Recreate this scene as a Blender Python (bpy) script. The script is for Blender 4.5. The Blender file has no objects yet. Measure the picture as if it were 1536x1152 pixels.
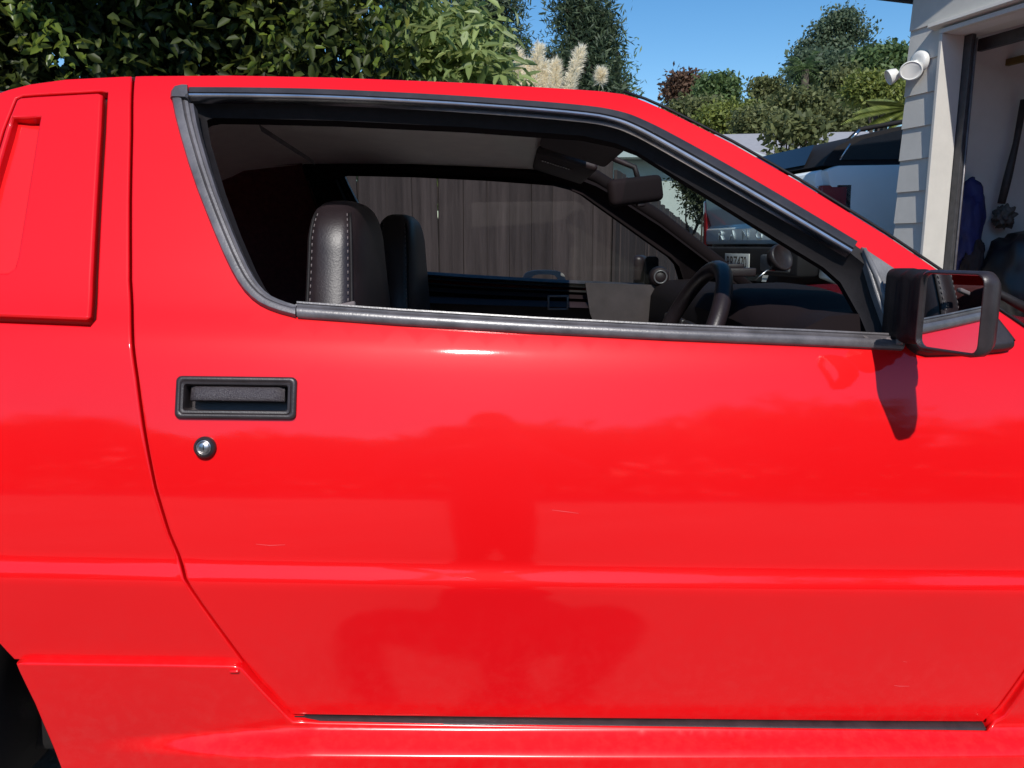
import bpy, bmesh, math, random
import numpy as np
from mathutils import Vector, Matrix, noise
from mathutils.geometry import delaunay_2d_cdt

random.seed(7)
rng = np.random.default_rng(11)
scene = bpy.context.scene
R = math.radians

# ------------------------------------------------------------------ camera
F_PX = 1180.0                      # focal length in photo pixels (photo is 1536 wide)
PITCH = R(9.9)
CAM = Vector((0.0, -1.16, 1.05))
cd = bpy.data.cameras.new("camera")
cd.sensor_width = 36.0
cd.lens = 36.0 * F_PX / 1536.0
cd.clip_start = 0.02
cd.clip_end = 2000.0
cam = bpy.data.objects.new("camera", cd)
cam.location = CAM
cam.rotation_euler = (math.pi / 2 - PITCH, 0, 0)
scene.collection.objects.link(cam)
scene.camera = cam

# ------------------------------------------------------------------ sky and sun
SUN_EL = R(43.0)
SUN_AZ = R(3.0)                   # to the right of straight behind the camera
world = bpy.data.worlds.new("World")
scene.world = world
world.use_nodes = True
wn = world.node_tree
wn.nodes.clear()
sky = wn.nodes.new("ShaderNodeTexSky")
sky.sky_type = 'NISHITA'
sky.sun_disc = False
sky.sun_elevation = SUN_EL
sun_vec = Vector((math.sin(SUN_AZ) * math.cos(SUN_EL), -math.cos(SUN_AZ) * math.cos(SUN_EL), math.sin(SUN_EL)))
sky.sun_rotation = math.atan2(sun_vec.x, sun_vec.y)
sky.air_density = 1.0
sky.dust_density = 0.15
sky.ozone_density = 1.6
bg = wn.nodes.new("ShaderNodeBackground")
bg.inputs["Strength"].default_value = 0.13
wo = wn.nodes.new("ShaderNodeOutputWorld")
hsv = wn.nodes.new("ShaderNodeHueSaturation")
hsv.inputs["Saturation"].default_value = 1.35
wn.links.new(sky.outputs[0], hsv.inputs["Color"])
wn.links.new(hsv.outputs[0], bg.inputs[0])
wn.links.new(bg.outputs[0], wo.inputs[0])
sl = bpy.data.lights.new("sun", 'SUN')
sl.energy = 4.0
sl.angle = R(0.55)
sl.color = (1.0, 0.96, 0.91)
sun = bpy.data.objects.new("sun", sl)
sun.rotation_euler = sun_vec.to_track_quat('Z', 'Y').to_euler()
sun.location = (0, -6, 8)
scene.collection.objects.link(sun)

vs = scene.view_settings
vs.view_transform = 'Standard'
vs.look = 'None'
vs.exposure = 0.08
vs.gamma = 1.0
vs.use_curve_mapping = False

# ------------------------------------------------------------------ helpers
COL = scene.collection
WORLD_OF = {}

def tag(o, label=None, cat=None, group=None, kind=None):
    if label: o["label"] = label
    if cat: o["category"] = cat
    if group: o["group"] = group
    if kind: o["kind"] = kind
    return o

def adopt(o, parent):
    if parent is not None:
        o.parent = parent
        o.matrix_parent_inverse = WORLD_OF[parent.name].inverted()

def empty(name, loc, label=None, cat=None, group=None):
    o = bpy.data.objects.new(name, None)
    o.empty_display_size = 0.1
    o.location = loc
    COL.objects.link(o)
    WORLD_OF[o.name] = Matrix.Translation(Vector(loc))
    return tag(o, label, cat, group)

def mesh_data(name, verts, faces, mat, smooth=True, normals=None):
    me = bpy.data.meshes.new(name)
    me.from_pydata([tuple(v) for v in verts], [], [tuple(f) for f in faces])
    if mat is not None:
        me.materials.append(mat)
    if smooth:
        me.polygons.foreach_set("use_smooth", [True] * len(me.polygons))
    me.update()
    if normals is not None:
        me.normals_split_custom_set_from_vertices([tuple(n) for n in normals])
    return me

def obj(name, verts, faces, mat, parent=None, smooth=True, normals=None, kind=None):
    me = mesh_data(name, verts, faces, mat, smooth, normals)
    o = bpy.data.objects.new(name, me)
    COL.objects.link(o)
    WORLD_OF[o.name] = Matrix.Identity(4)
    adopt(o, parent)
    if kind: o["kind"] = kind
    return o

def inst(name, me, M, parent=None):
    """an object that shares mesh data, placed at world matrix M"""
    o = bpy.data.objects.new(name, me)
    COL.objects.link(o)
    adopt(o, parent)
    o.matrix_basis = M
    WORLD_OF[o.name] = M.copy()
    return o

class MB:
    def __init__(self):
        self.v = []; self.f = []
    def add(self, vs_, fs_):
        n = len(self.v)
        self.v += [tuple(p) for p in vs_]
        self.f += [tuple(i + n for i in f) for f in fs_]
        return self
    def box(self, c, s, rot=None, bevel=0.0, seg=2):
        v, f = box_data(s, bevel, seg)
        M = Matrix.Translation(Vector(c)) @ (rot.to_4x4() if rot else Matrix.Identity(4))
        return self.add([M @ Vector(p) for p in v], f)
    def tube(self, pts, rad, n=8, caps=True):
        v, f = tube_data(pts, rad, n, caps)
        return self.add(v, f)
    def build(self, name, mat, parent=None, smooth=True, kind=None, sharp=None):
        o = obj(name, self.v, self.f, mat, parent, smooth, kind=kind)
        if sharp is not None:
            autosmooth(o, sharp)
        return o

def autosmooth(o, deg=35):
    me = o.data
    bm = bmesh.new(); bm.from_mesh(me)
    a = R(deg)
    for e in bm.edges:
        if len(e.link_faces) == 2 and e.calc_face_angle(0) > a:
            e.smooth = False
    bm.to_mesh(me); bm.free()

def box_data(s, bevel=0.0, seg=2):
    bm = bmesh.new()
    bmesh.ops.create_cube(bm, size=1.0)
    for v in bm.verts:
        v.co = Vector((v.co.x * s[0], v.co.y * s[1], v.co.z * s[2]))
    if bevel > 0:
        bmesh.ops.bevel(bm, geom=bm.edges[:], offset=bevel, segments=seg, profile=0.5, affect='EDGES')
    bm.verts.index_update()
    v = [tuple(x.co) for x in bm.verts]
    f = [tuple(x.index for x in p.verts) for p in bm.faces]
    bm.free()
    return v, f

def tube_data(pts, rad, n=8, caps=True):
    pts = [Vector(p) for p in pts]
    if not hasattr(rad, '__len__'): rad = [rad] * len(pts)
    V = []; Fc = []
    prev = None
    for i, p in enumerate(pts):
        t = (pts[min(i + 1, len(pts) - 1)] - pts[max(i - 1, 0)]).normalized()
        if prev is None:
            a = Vector((0, 0, 1)) if abs(t.z) < 0.9 else Vector((1, 0, 0))
            u = t.cross(a).normalized()
        else:
            u = (prev - t * prev.dot(t)).normalized()
        prev = u
        w = t.cross(u)
        for k in range(n):
            an = 2 * math.pi * k / n
            V.append(p + (u * math.cos(an) + w * math.sin(an)) * rad[i])
    for i in range(len(pts) - 1):
        for k in range(n):
            Fc.append((i * n + k, i * n + (k + 1) % n, (i + 1) * n + (k + 1) % n, (i + 1) * n + k))
    if caps:
        Fc.append(tuple(range(n - 1, -1, -1)))
        b = (len(pts) - 1) * n
        Fc.append(tuple(b + k for k in range(n)))
    return V, Fc

def grid_faces(rows, cols, flip=False):
    fs_ = []
    for i in range(rows - 1):
        for j in range(cols - 1):
            q = (i * cols + j, i * cols + j + 1, (i + 1) * cols + j + 1, (i + 1) * cols + j)
            fs_.append(q[::-1] if flip else q)
    return fs_

def lerp_pts(a, b, t):
    return [tuple(x + (y - x) * t for x, y in zip(p, q)) for p, q in zip(a, b)]

def resample(pts, n):
    pts = [Vector(p) for p in pts]
    L = [0.0]
    for a, b in zip(pts, pts[1:]): L.append(L[-1] + (b - a).length)
    out = []
    k = 0
    for i in range(n):
        s = L[-1] * i / (n - 1)
        while k < len(pts) - 2 and L[k + 1] < s: k += 1
        d = L[k + 1] - L[k]
        out.append(pts[k].lerp(pts[k + 1], 0 if d == 0 else (s - L[k]) / d))
    return out

def smooth_poly(pts, it=1, closed=False):
    """corner cutting (Chaikin), keeps the ends of open lines"""
    for _ in range(it):
        out = [] if closed else [pts[0]]
        m = len(pts) if closed else len(pts) - 1
        for i in range(m):
            a = pts[i]; b = pts[(i + 1) % len(pts)]
            out.append(tuple(x * .75 + y * .25 for x, y in zip(a, b)))
            out.append(tuple(x * .25 + y * .75 for x, y in zip(a, b)))
        if not closed: out.append(pts[-1])
        pts = out
    return pts

# --- the photo's pixels as viewing rays, to place things at a chosen real distance
CP, SP = math.cos(PITCH), math.sin(PITCH)
def ray(px, py):
    u = (px - 768.0) / F_PX; v = (576.0 - py) / F_PX
    return Vector((u, CP + v * SP, -SP + v * CP))
def at_y(px, py, Y):
    r = ray(px, py)
    return CAM + r * ((Y - CAM.y) / r.y)
def at_d(px, py, d):
    return at_y(px, py, CAM.y + d)

# ------------------------------------------------------------------ materials
def new_mat(name):
    m = bpy.data.materials.new(name)
    m.use_nodes = True
    nt = m.node_tree
    return m, nt, nt.nodes["Principled BSDF"], nt.nodes["Material Output"]

def pbr(name, col, rough=0.5, metal=0.0, spec=0.5, vary=0.0, scale=8.0, bump=0.0, bscale=200.0, coat=0.0, coatr=0.03, col2=None, detail=6.0, stretch=None):
    m, nt, b, out = new_mat(name)
    b.inputs["Base Color"].default_value = (*col, 1)
    b.inputs["Roughness"].default_value = rough
    b.inputs["Metallic"].default_value = metal
    b.inputs["Specular IOR Level"].default_value = spec
    b.inputs["Coat Weight"].default_value = coat
    b.inputs["Coat Roughness"].default_value = coatr
    tc = nt.nodes.new("ShaderNodeTexCoord")
    mp = nt.nodes.new("ShaderNodeMapping")
    nt.links.new(tc.outputs["Object"], mp.inputs[0])
    if stretch: mp.inputs["Scale"].default_value = stretch
    if vary > 0 or col2:
        n = nt.nodes.new("ShaderNodeTexNoise")
        n.inputs["Scale"].default_value = scale
        n.inputs["Detail"].default_value = detail
        n.inputs["Roughness"].default_value = 0.65
        nt.links.new(mp.outputs[0], n.inputs["Vector"])
        r = nt.nodes.new("ShaderNodeValToRGB")
        r.color_ramp.elements[0].position = 0.3
        r.color_ramp.elements[1].position = 0.7
        c2 = col2 if col2 else tuple(min(1, c * (1 + vary)) for c in col)
        c1 = col if col2 else tuple(c * (1 - vary) for c in col)
        r.color_ramp.elements[0].color = (*c1, 1)
        r.color_ramp.elements[1].color = (*c2, 1)
        nt.links.new(n.outputs["Fac"], r.inputs[0])
        nt.links.new(r.outputs[0], b.inputs["Base Color"])
    if bump > 0:
        n2 = nt.nodes.new("ShaderNodeTexNoise")
        n2.inputs["Scale"].default_value = bscale
        n2.inputs["Detail"].default_value = 4
        nt.links.new(mp.outputs[0], n2.inputs["Vector"])
        bp = nt.nodes.new("ShaderNodeBump")
        bp.inputs["Strength"].default_value = bump
        bp.inputs["Distance"].default_value = 0.002
        nt.links.new(n2.outputs["Fac"], bp.inputs["Height"])
        nt.links.new(bp.outputs[0], b.inputs["Normal"])
    return m

def leaf_mat(name, dark, light, gloss=0.35, trans=0.35, tip=None):
    m, nt, b, out = new_mat(name)
    geo = nt.nodes.new("ShaderNodeNewGeometry")
    r = nt.nodes.new("ShaderNodeValToRGB")
    r.color_ramp.elements[0].color = (*dark, 1)
    r.color_ramp.elements[1].color = (*light, 1)
    if tip:
        e = r.color_ramp.elements.new(0.93); e.color = (*light, 1)
        r.color_ramp.elements[2].color = (*tip, 1)
    nt.links.new(geo.outputs["Random Per Island"], r.inputs[0])
    b.inputs["Roughness"].default_value = gloss
    b.inputs["Specular IOR Level"].default_value = 0.4
    nt.links.new(r.outputs[0], b.inputs["Base Color"])
    t = nt.nodes.new("ShaderNodeBsdfTranslucent")
    hs = nt.nodes.new("ShaderNodeHueSaturation")
    hs.inputs["Value"].default_value = 1.5
    hs.inputs["Hue"].default_value = 0.48
    nt.links.new(r.outputs[0], hs.inputs["Color"])
    nt.links.new(hs.outputs[0], t.inputs[0])
    mx = nt.nodes.new("ShaderNodeMixShader")
    mx.inputs[0].default_value = trans
    nt.links.new(b.outputs[0], mx.inputs[1])
    nt.links.new(t.outputs[0], mx.inputs[2])
    nt.links.new(mx.outputs[0], out.inputs[0])
    return m

def glass_mat(name, tint, dust=0.03, dust_col=(0.5, 0.47, 0.42)):
    """thin automotive pane: tinted see-through, Fresnel reflection, a film of dust"""
    m, nt, b, out = new_mat(name)
    nt.nodes.remove(b)
    tr = nt.nodes.new("ShaderNodeBsdfTransparent"); tr.inputs[0].default_value = (*tint, 1)
    gl = nt.nodes.new("ShaderNodeBsdfGlossy"); gl.inputs["Roughness"].default_value = 0.01
    # thin pane: same reflectance from either side (Schlick on the facing angle)
    lw = nt.nodes.new("ShaderNodeLayerWeight"); lw.inputs[0].default_value = 0.5
    pw = nt.nodes.new("ShaderNodeMath"); pw.operation = 'POWER'; pw.inputs[1].default_value = 5.0
    nt.links.new(lw.outputs["Facing"], pw.inputs[0])
    fr = nt.nodes.new("ShaderNodeMath"); fr.operation = 'MULTIPLY_ADD'; fr.inputs[1].default_value = 0.5; fr.inputs[2].default_value = 0.025
    nt.links.new(pw.outputs[0], fr.inputs[0])
    mx = nt.nodes.new("ShaderNodeMixShader")
    nt.links.new(fr.outputs[0], mx.inputs[0]); nt.links.new(tr.outputs[0], mx.inputs[1]); nt.links.new(gl.outputs[0], mx.inputs[2])
    df = nt.nodes.new("ShaderNodeBsdfDiffuse"); df.inputs[0].default_value = (*dust_col, 1)
    tc = nt.nodes.new("ShaderNodeTexCoord")
    n = nt.nodes.new("ShaderNodeTexNoise"); n.inputs["Scale"].default_value = 9; n.inputs["Detail"].default_value = 8
    nt.links.new(tc.outputs["Object"], n.inputs["Vector"])
    mr = nt.nodes.new("ShaderNodeMapRange"); mr.inputs[1].default_value = 0.3; mr.inputs[2].default_value = 0.8
    mr.inputs[3].default_value = dust * 0.6; mr.inputs[4].default_value = dust * 1.5
    nt.links.new(n.outputs["Fac"], mr.inputs[0])
    m2 = nt.nodes.new("ShaderNodeMixShader")
    nt.links.new(mr.outputs[0], m2.inputs[0]); nt.links.new(mx.outputs[0], m2.inputs[1]); nt.links.new(df.outputs[0], m2.inputs[2])
    nt.links.new(m2.outputs[0], out.inputs[0])
    return m

def paint_mat():
    m, nt, b, out = new_mat("red_paint")
    L = nt.links.new
    tc = nt.nodes.new("ShaderNodeTexCoord")
    b.inputs["Roughness"].default_value = 0.42
    b.inputs["Specular IOR Level"].default_value = 0.12
    b.inputs["Coat Weight"].default_value = 1.0
    b.inputs["Coat IOR"].default_value = 1.5
    # slight fading of the old paint
    n = nt.nodes.new("ShaderNodeTexNoise"); n.inputs["Scale"].default_value = 2.3; n.inputs["Detail"].default_value = 5
    L(tc.outputs["Object"], n.inputs["Vector"])
    r = nt.nodes.new("ShaderNodeValToRGB")
    r.color_ramp.elements[0].position = 0.3; r.color_ramp.elements[1].position = 0.75
    r.color_ramp.elements[0].color = (0.75, 0.0026, 0.0045, 1)
    r.color_ramp.elements[1].color = (0.80, 0.0038, 0.0065, 1)
    L(n.outputs["Fac"], r.inputs[0])
    # road dust low down: specks and cloudy film
    sep = nt.nodes.new("ShaderNodeSeparateXYZ"); L(tc.outputs["Object"], sep.inputs[0])
    mr = nt.nodes.new("ShaderNodeMapRange")
    mr.inputs[1].default_value = 0.56; mr.inputs[2].default_value = 0.30; mr.inputs[3].default_value = 0.0; mr.inputs[4].default_value = 1.0
    L(sep.outputs[2], mr.inputs[0])
    n2 = nt.nodes.new("ShaderNodeTexNoise"); n2.inputs["Scale"].default_value = 55; n2.inputs["Detail"].default_value = 9; n2.inputs["Roughness"].default_value = 0.72
    L(tc.outputs["Object"], n2.inputs["Vector"])
    m2 = nt.nodes.new("ShaderNodeMapRange")
    m2.inputs[1].default_value = 0.45; m2.inputs[2].default_value = 0.8; m2.inputs[3].default_value = 0.0; m2.inputs[4].default_value = 0.07
    L(n2.outputs["Fac"], m2.inputs[0])
    mu = nt.nodes.new("ShaderNodeMath"); mu.operation = 'MULTIPLY'
    L(mr.outputs[0], mu.inputs[0]); L(m2.outputs[0], mu.inputs[1])
    mix = nt.nodes.new("ShaderNodeMix"); mix.data_type = 'RGBA'
    L(mu.outputs[0], mix.inputs[0]); L(r.outputs[0], mix.inputs[6]); mix.inputs[7].default_value = (0.34, 0.25, 0.2, 1)
    L(mix.outputs[2], b.inputs["Base Color"])
    # coat gloss with faint polishing haze and orange peel
    n3 = nt.nodes.new("ShaderNodeTexNoise"); n3.inputs["Scale"].default_value = 14; n3.inputs["Detail"].default_value = 6
    L(tc.outputs["Object"], n3.inputs["Vector"])
    m3 = nt.nodes.new("ShaderNodeMapRange"); m3.inputs[1].default_value = 0.35; m3.inputs[2].default_value = 0.75
    m3.inputs[3].default_value = 0.04; m3.inputs[4].default_value = 0.07
    L(n3.outputs["Fac"], m3.inputs[0])
    ad = nt.nodes.new("ShaderNodeMath"); ad.operation = 'MULTIPLY_ADD'
    L(mr.outputs[0], ad.inputs[0]); ad.inputs[1].default_value = 0.16; L(m3.outputs[0], ad.inputs[2])
    L(ad.outputs[0], b.inputs["Coat Roughness"])
    n4 = nt.nodes.new("ShaderNodeTexNoise"); n4.inputs["Scale"].default_value = 6; n4.inputs["Detail"].default_value = 2
    L(tc.outputs["Object"], n4.inputs["Vector"])
    bp = nt.nodes.new("ShaderNodeBump"); bp.inputs["Strength"].default_value = 0.03; bp.inputs["Distance"].default_value = 0.01
    L(n4.outputs["Fac"], bp.inputs["Height"])
    n5 = nt.nodes.new("ShaderNodeTexNoise"); n5.inputs["Scale"].default_value = 350; n5.inputs["Detail"].default_value = 2
    L(tc.outputs["Object"], n5.inputs["Vector"])
    bp2 = nt.nodes.new("ShaderNodeBump"); bp2.inputs["Strength"].default_value = 0.02; bp2.inputs["Distance"].default_value = 0.001
    L(n5.outputs["Fac"], bp2.inputs["Height"]); L(bp.outputs[0], bp2.inputs["Normal"])
    L(bp2.outputs[0], b.inputs["Coat Normal"])
    return m

M = {}
M['red'] = paint_mat()
M['black_trim'] = pbr("black_trim", (0.027, 0.020, 0.021), 0.38, spec=0.5, vary=0.35, scale=30, bump=0.15, bscale=500)
M['satin'] = pbr("satin_black_moulding", (0.105, 0.095, 0.10), 0.33, spec=0.7, vary=0.4, scale=22, bump=0.1, bscale=300)
M['channel'] = pbr('dark_channel', (0.035, 0.032, 0.035), 0.35, spec=0.5, vary=0.3, scale=22)
M['chrome'] = pbr("bright_moulding", (0.72, 0.70, 0.69), 0.22, metal=1.0, vary=0.25, scale=20)
M['grey_trim'] = pbr("faded_grey_plastic", (0.15, 0.145, 0.145), 0.36, spec=0.5, vary=0.3, scale=25, bump=0.2, bscale=600)
M['rubber'] = pbr("rubber", (0.013, 0.011, 0.012), 0.6, spec=0.25, vary=0.3, scale=40, bump=0.2, bscale=700)
M['grain'] = pbr("grained_black_plastic", (0.045, 0.034, 0.038), 0.34, spec=0.7, bump=1.0, bscale=700)
M['dark'] = pbr("dark_void", (0.006, 0.005, 0.005), 0.9)
M['interior'] = pbr("interior_plastic", (0.018, 0.009, 0.010), 0.55, vary=0.3, scale=15, bump=0.3, bscale=500)  # red tint stands in for veiling glare on the dark plastics
M['vinyl'] = pbr("door_vinyl", (0.06, 0.045, 0.046), 0.45, vary=0.25, scale=12, bump=0.3, bscale=600)
M['lining'] = pbr('pillar_lining', (0.011, 0.006, 0.007), 0.8, spec=0.2)
M['cloth'] = pbr("interior_cloth", (0.12, 0.028, 0.030), 0.9, vary=0.3, scale=60)  # maroon put in to carry the reddish lens haze over the cabin
M['leather'] = pbr("black_leather", (0.020, 0.013, 0.015), 0.4, spec=0.45, vary=0.25, scale=14, bump=0.15, bscale=260)
M['thread'] = pbr("stitch_thread", (0.17, 0.14, 0.14), 0.8)
M['headliner'] = pbr("headliner", (0.80, 0.77, 0.72), 0.9, vary=0.05, scale=20, bump=0.3, bscale=400)
M['steel'] = pbr("worn_steel", (0.55, 0.53, 0.52), 0.28, metal=1.0, vary=0.3, scale=60)
M['mirror'] = pbr("mirror_glass", (0.85, 0.87, 0.87), 0.01, metal=1.0)
M['glass'] = glass_mat("tinted_side_glass", (0.62, 0.62, 0.6), 0.035)
M['windscreen'] = glass_mat("windscreen_glass", (0.78, 0.85, 0.81), 0.03)
M['white_plastic'] = pbr("pale_plastic", (0.62, 0.62, 0.6), 0.4, vary=0.06)
M['print'] = pbr("pale_print", (0.75, 0.75, 0.72), 0.6)
M['tyre'] = pbr("tyre_rubber", (0.018, 0.017, 0.017), 0.8, vary=0.3, scale=20)
M['alloy'] = pbr("alloy", (0.5, 0.5, 0.5), 0.35, metal=0.9)
# ================================================================== ground
def gz(x, y):
    """height of the driveway: level at the car, then rising towards the back"""
    t = min(1, max(0, (y - 1.8) / 3.2))
    return 0.24 * (t * t * (3 - 2 * t))
def build_ground():
    xs = sorted(set([-700, -300, -120, -60, -30] + [i * 1.0 for i in range(-16, 17)] + [30, 60, 120, 300, 700]))
    ys = sorted(set([-700, -300, -120, -60, -30] + [i * 0.75 for i in range(-20, 22)] + [20, 30, 60, 120, 300, 900]))
    V = [(x, y, gz(x, y)) for y in ys for x in xs]
    m, nt, b, out = new_mat("driveway_concrete")
    tc = nt.nodes.new("ShaderNodeTexCoord")
    n = nt.nodes.new("ShaderNodeTexNoise"); n.inputs["Scale"].default_value = 0.7; n.inputs["Detail"].default_value = 10; n.inputs["Roughness"].default_value = 0.7
    nt.links.new(tc.outputs["Object"], n.inputs["Vector"])
    r = nt.nodes.new("ShaderNodeValToRGB")
    r.color_ramp.elements[0].position = 0.3; r.color_ramp.elements[0].color = (0.15, 0.14, 0.13, 1)
    r.color_ramp.elements[1].position = 0.7; r.color_ramp.elements[1].color = (0.28, 0.265, 0.245, 1)
    nt.links.new(n.outputs["Fac"], r.inputs[0]); nt.links.new(r.outputs[0], b.inputs["Base Color"])
    b.inputs["Roughness"].default_value = 0.9
    n2 = nt.nodes.new("ShaderNodeTexNoise"); n2.inputs["Scale"].default_value = 60; n2.inputs["Detail"].default_value = 6
    nt.links.new(tc.outputs["Object"], n2.inputs["Vector"])
    bp = nt.nodes.new("ShaderNodeBump"); bp.inputs["Strength"].default_value = 0.5; bp.inputs["Distance"].default_value = 0.01
    nt.links.new(n2.outputs["Fac"], bp.inputs["Height"]); nt.links.new(bp.outputs[0], b.inputs["Normal"])
    o = obj("driveway", V, grid_faces(len(ys), len(xs)), m)
    tag(o, "grey concrete driveway under the cars", None, None, "structure")
build_ground()

# ================================================================== the red coupe: body side surface
YC = 0.75                                  # lateral centre of the car
TILT = 0.032                               # the car sits slightly nose-down
YAW = 0.040
E_TAB = [(0.05, 3), (0.30, -13), (0.555, -6), (0.561, -3), (0.568, 23), (0.587, 23), (0.596, 1), (0.66, 5), (0.78, 13),
         (0.865, 17), (0.892, 23), (0.912, 33), (0.935, 35), (0.96, 30), (1.0, 27), (1.25, 29), (1.30, 36), (1.42, 55)]
_zs = np.arange(0.05, 1.45, 0.001)
_e = np.interp(_zs, [a for a, b in E_TAB], [b for a, b in E_TAB])
_e = np.convolve(np.pad(_e, 7, mode='edge'), np.ones(15) / 15, mode='valid')
_y = np.concatenate([[0], np.cumsum(np.tan(np.radians(_e[:-1])) * 0.001)])
_y -= np.interp(0.93, _zs, _y)
def tab(z): return float(np.interp(z, _zs, _y))
def plan(x):
    p = YAW * x + 0.015 * x * x
    if x > 1.2: p += 0.10 * (x - 1.2) ** 2
    if x < -1.2: p += 0.06 * (x + 1.2) ** 2
    return p
def side(x, z): return plan(x) + tab(z + TILT * x)
# sill and rear skirt: proud of the body, with an up-facing ledge that fades out rearwards
def sill(x, z):
    zz = z + TILT * x
    z0 = 0.327 + 0.10 * min(0, x + 0.30)
    fade = min(1, max(0, (x + 0.66) / 0.36)); fade = fade * fade * (3 - 2 * fade)
    base = plan(x) + tab(zz if fade < 1e-3 or zz > z0 else z0 + (zz - z0) * (1 - fade)) - 0.012
    t = min(1, max(0, (z0 - zz) / 0.030)); t = t * t * (3 - 2 * t)
    low = max(0, z0 - 0.030 - zz)
    return base - fade * (0.038 * t + 0.07 * low) + (1 - fade) * 0.0
def far_y(x, y): return 2 * (YC + YAW * x) - y

def normal_of(func, x, z, off=0.0):
    h = 0.0012
    dx = (func(x + h, z) - func(x - h, z)) / (2 * h)
    dz = (func(x, z + h) - func(x, z - h)) / (2 * h)
    return Vector((dx, -1.0, dz)).normalized()

def S(px, py, func=side):
    """pixel -> (x, z) on the body side"""
    r = ray(px, py)
    y = 0.0
    for _ in range(40):
        p = CAM + r * ((y - CAM.y) / r.y)
        y = 0.5 * y + 0.5 * func(p.x, p.z)
    return (p.x, p.z)
def SL(pts, func=side): return [S(a, b, func) for a, b in pts]

def area2(p): return sum(a[0] * b[1] - b[0] * a[1] for a, b in zip(p, p[1:] + p[:1]))
def inset_poly(p, r):
    """p CCW; vertices moved inwards by r"""
    out = []
    n = len(p)
    for i in range(n):
        a, b, c = p[i - 1], p[i], p[(i + 1) % n]
        d1 = Vector((b[0] - a[0], b[1] - a[1])); d2 = Vector((c[0] - b[0], c[1] - b[1]))
        if d1.length < 1e-9 or d2.length < 1e-9: out.append(b); continue
        d1.normalize(); d2.normalize()
        n1 = Vector((-d1.y, d1.x)); n2 = Vector((-d2.y, d2.x))
        m = n1 + n2
        if m.length < 1e-6: m = n1
        m.normalize()
        k = min(1.6, 1.0 / max(0.4, m.dot(n1)))
        out.append((b[0] + m.x * r * k, b[1] + m.y * r * k))
    return out
def densify(p, step=0.03):
    out = []
    for a, b in zip(p, p[1:] + p[:1]):
        L = math.hypot(b[0] - a[0], b[1] - a[1]); k = max(1, int(math.ceil(L / step)))
        for i in range(k): out.append((a[0] + (b[0] - a[0]) * i / k, a[1] + (b[1] - a[1]) * i / k))
    return out

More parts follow.
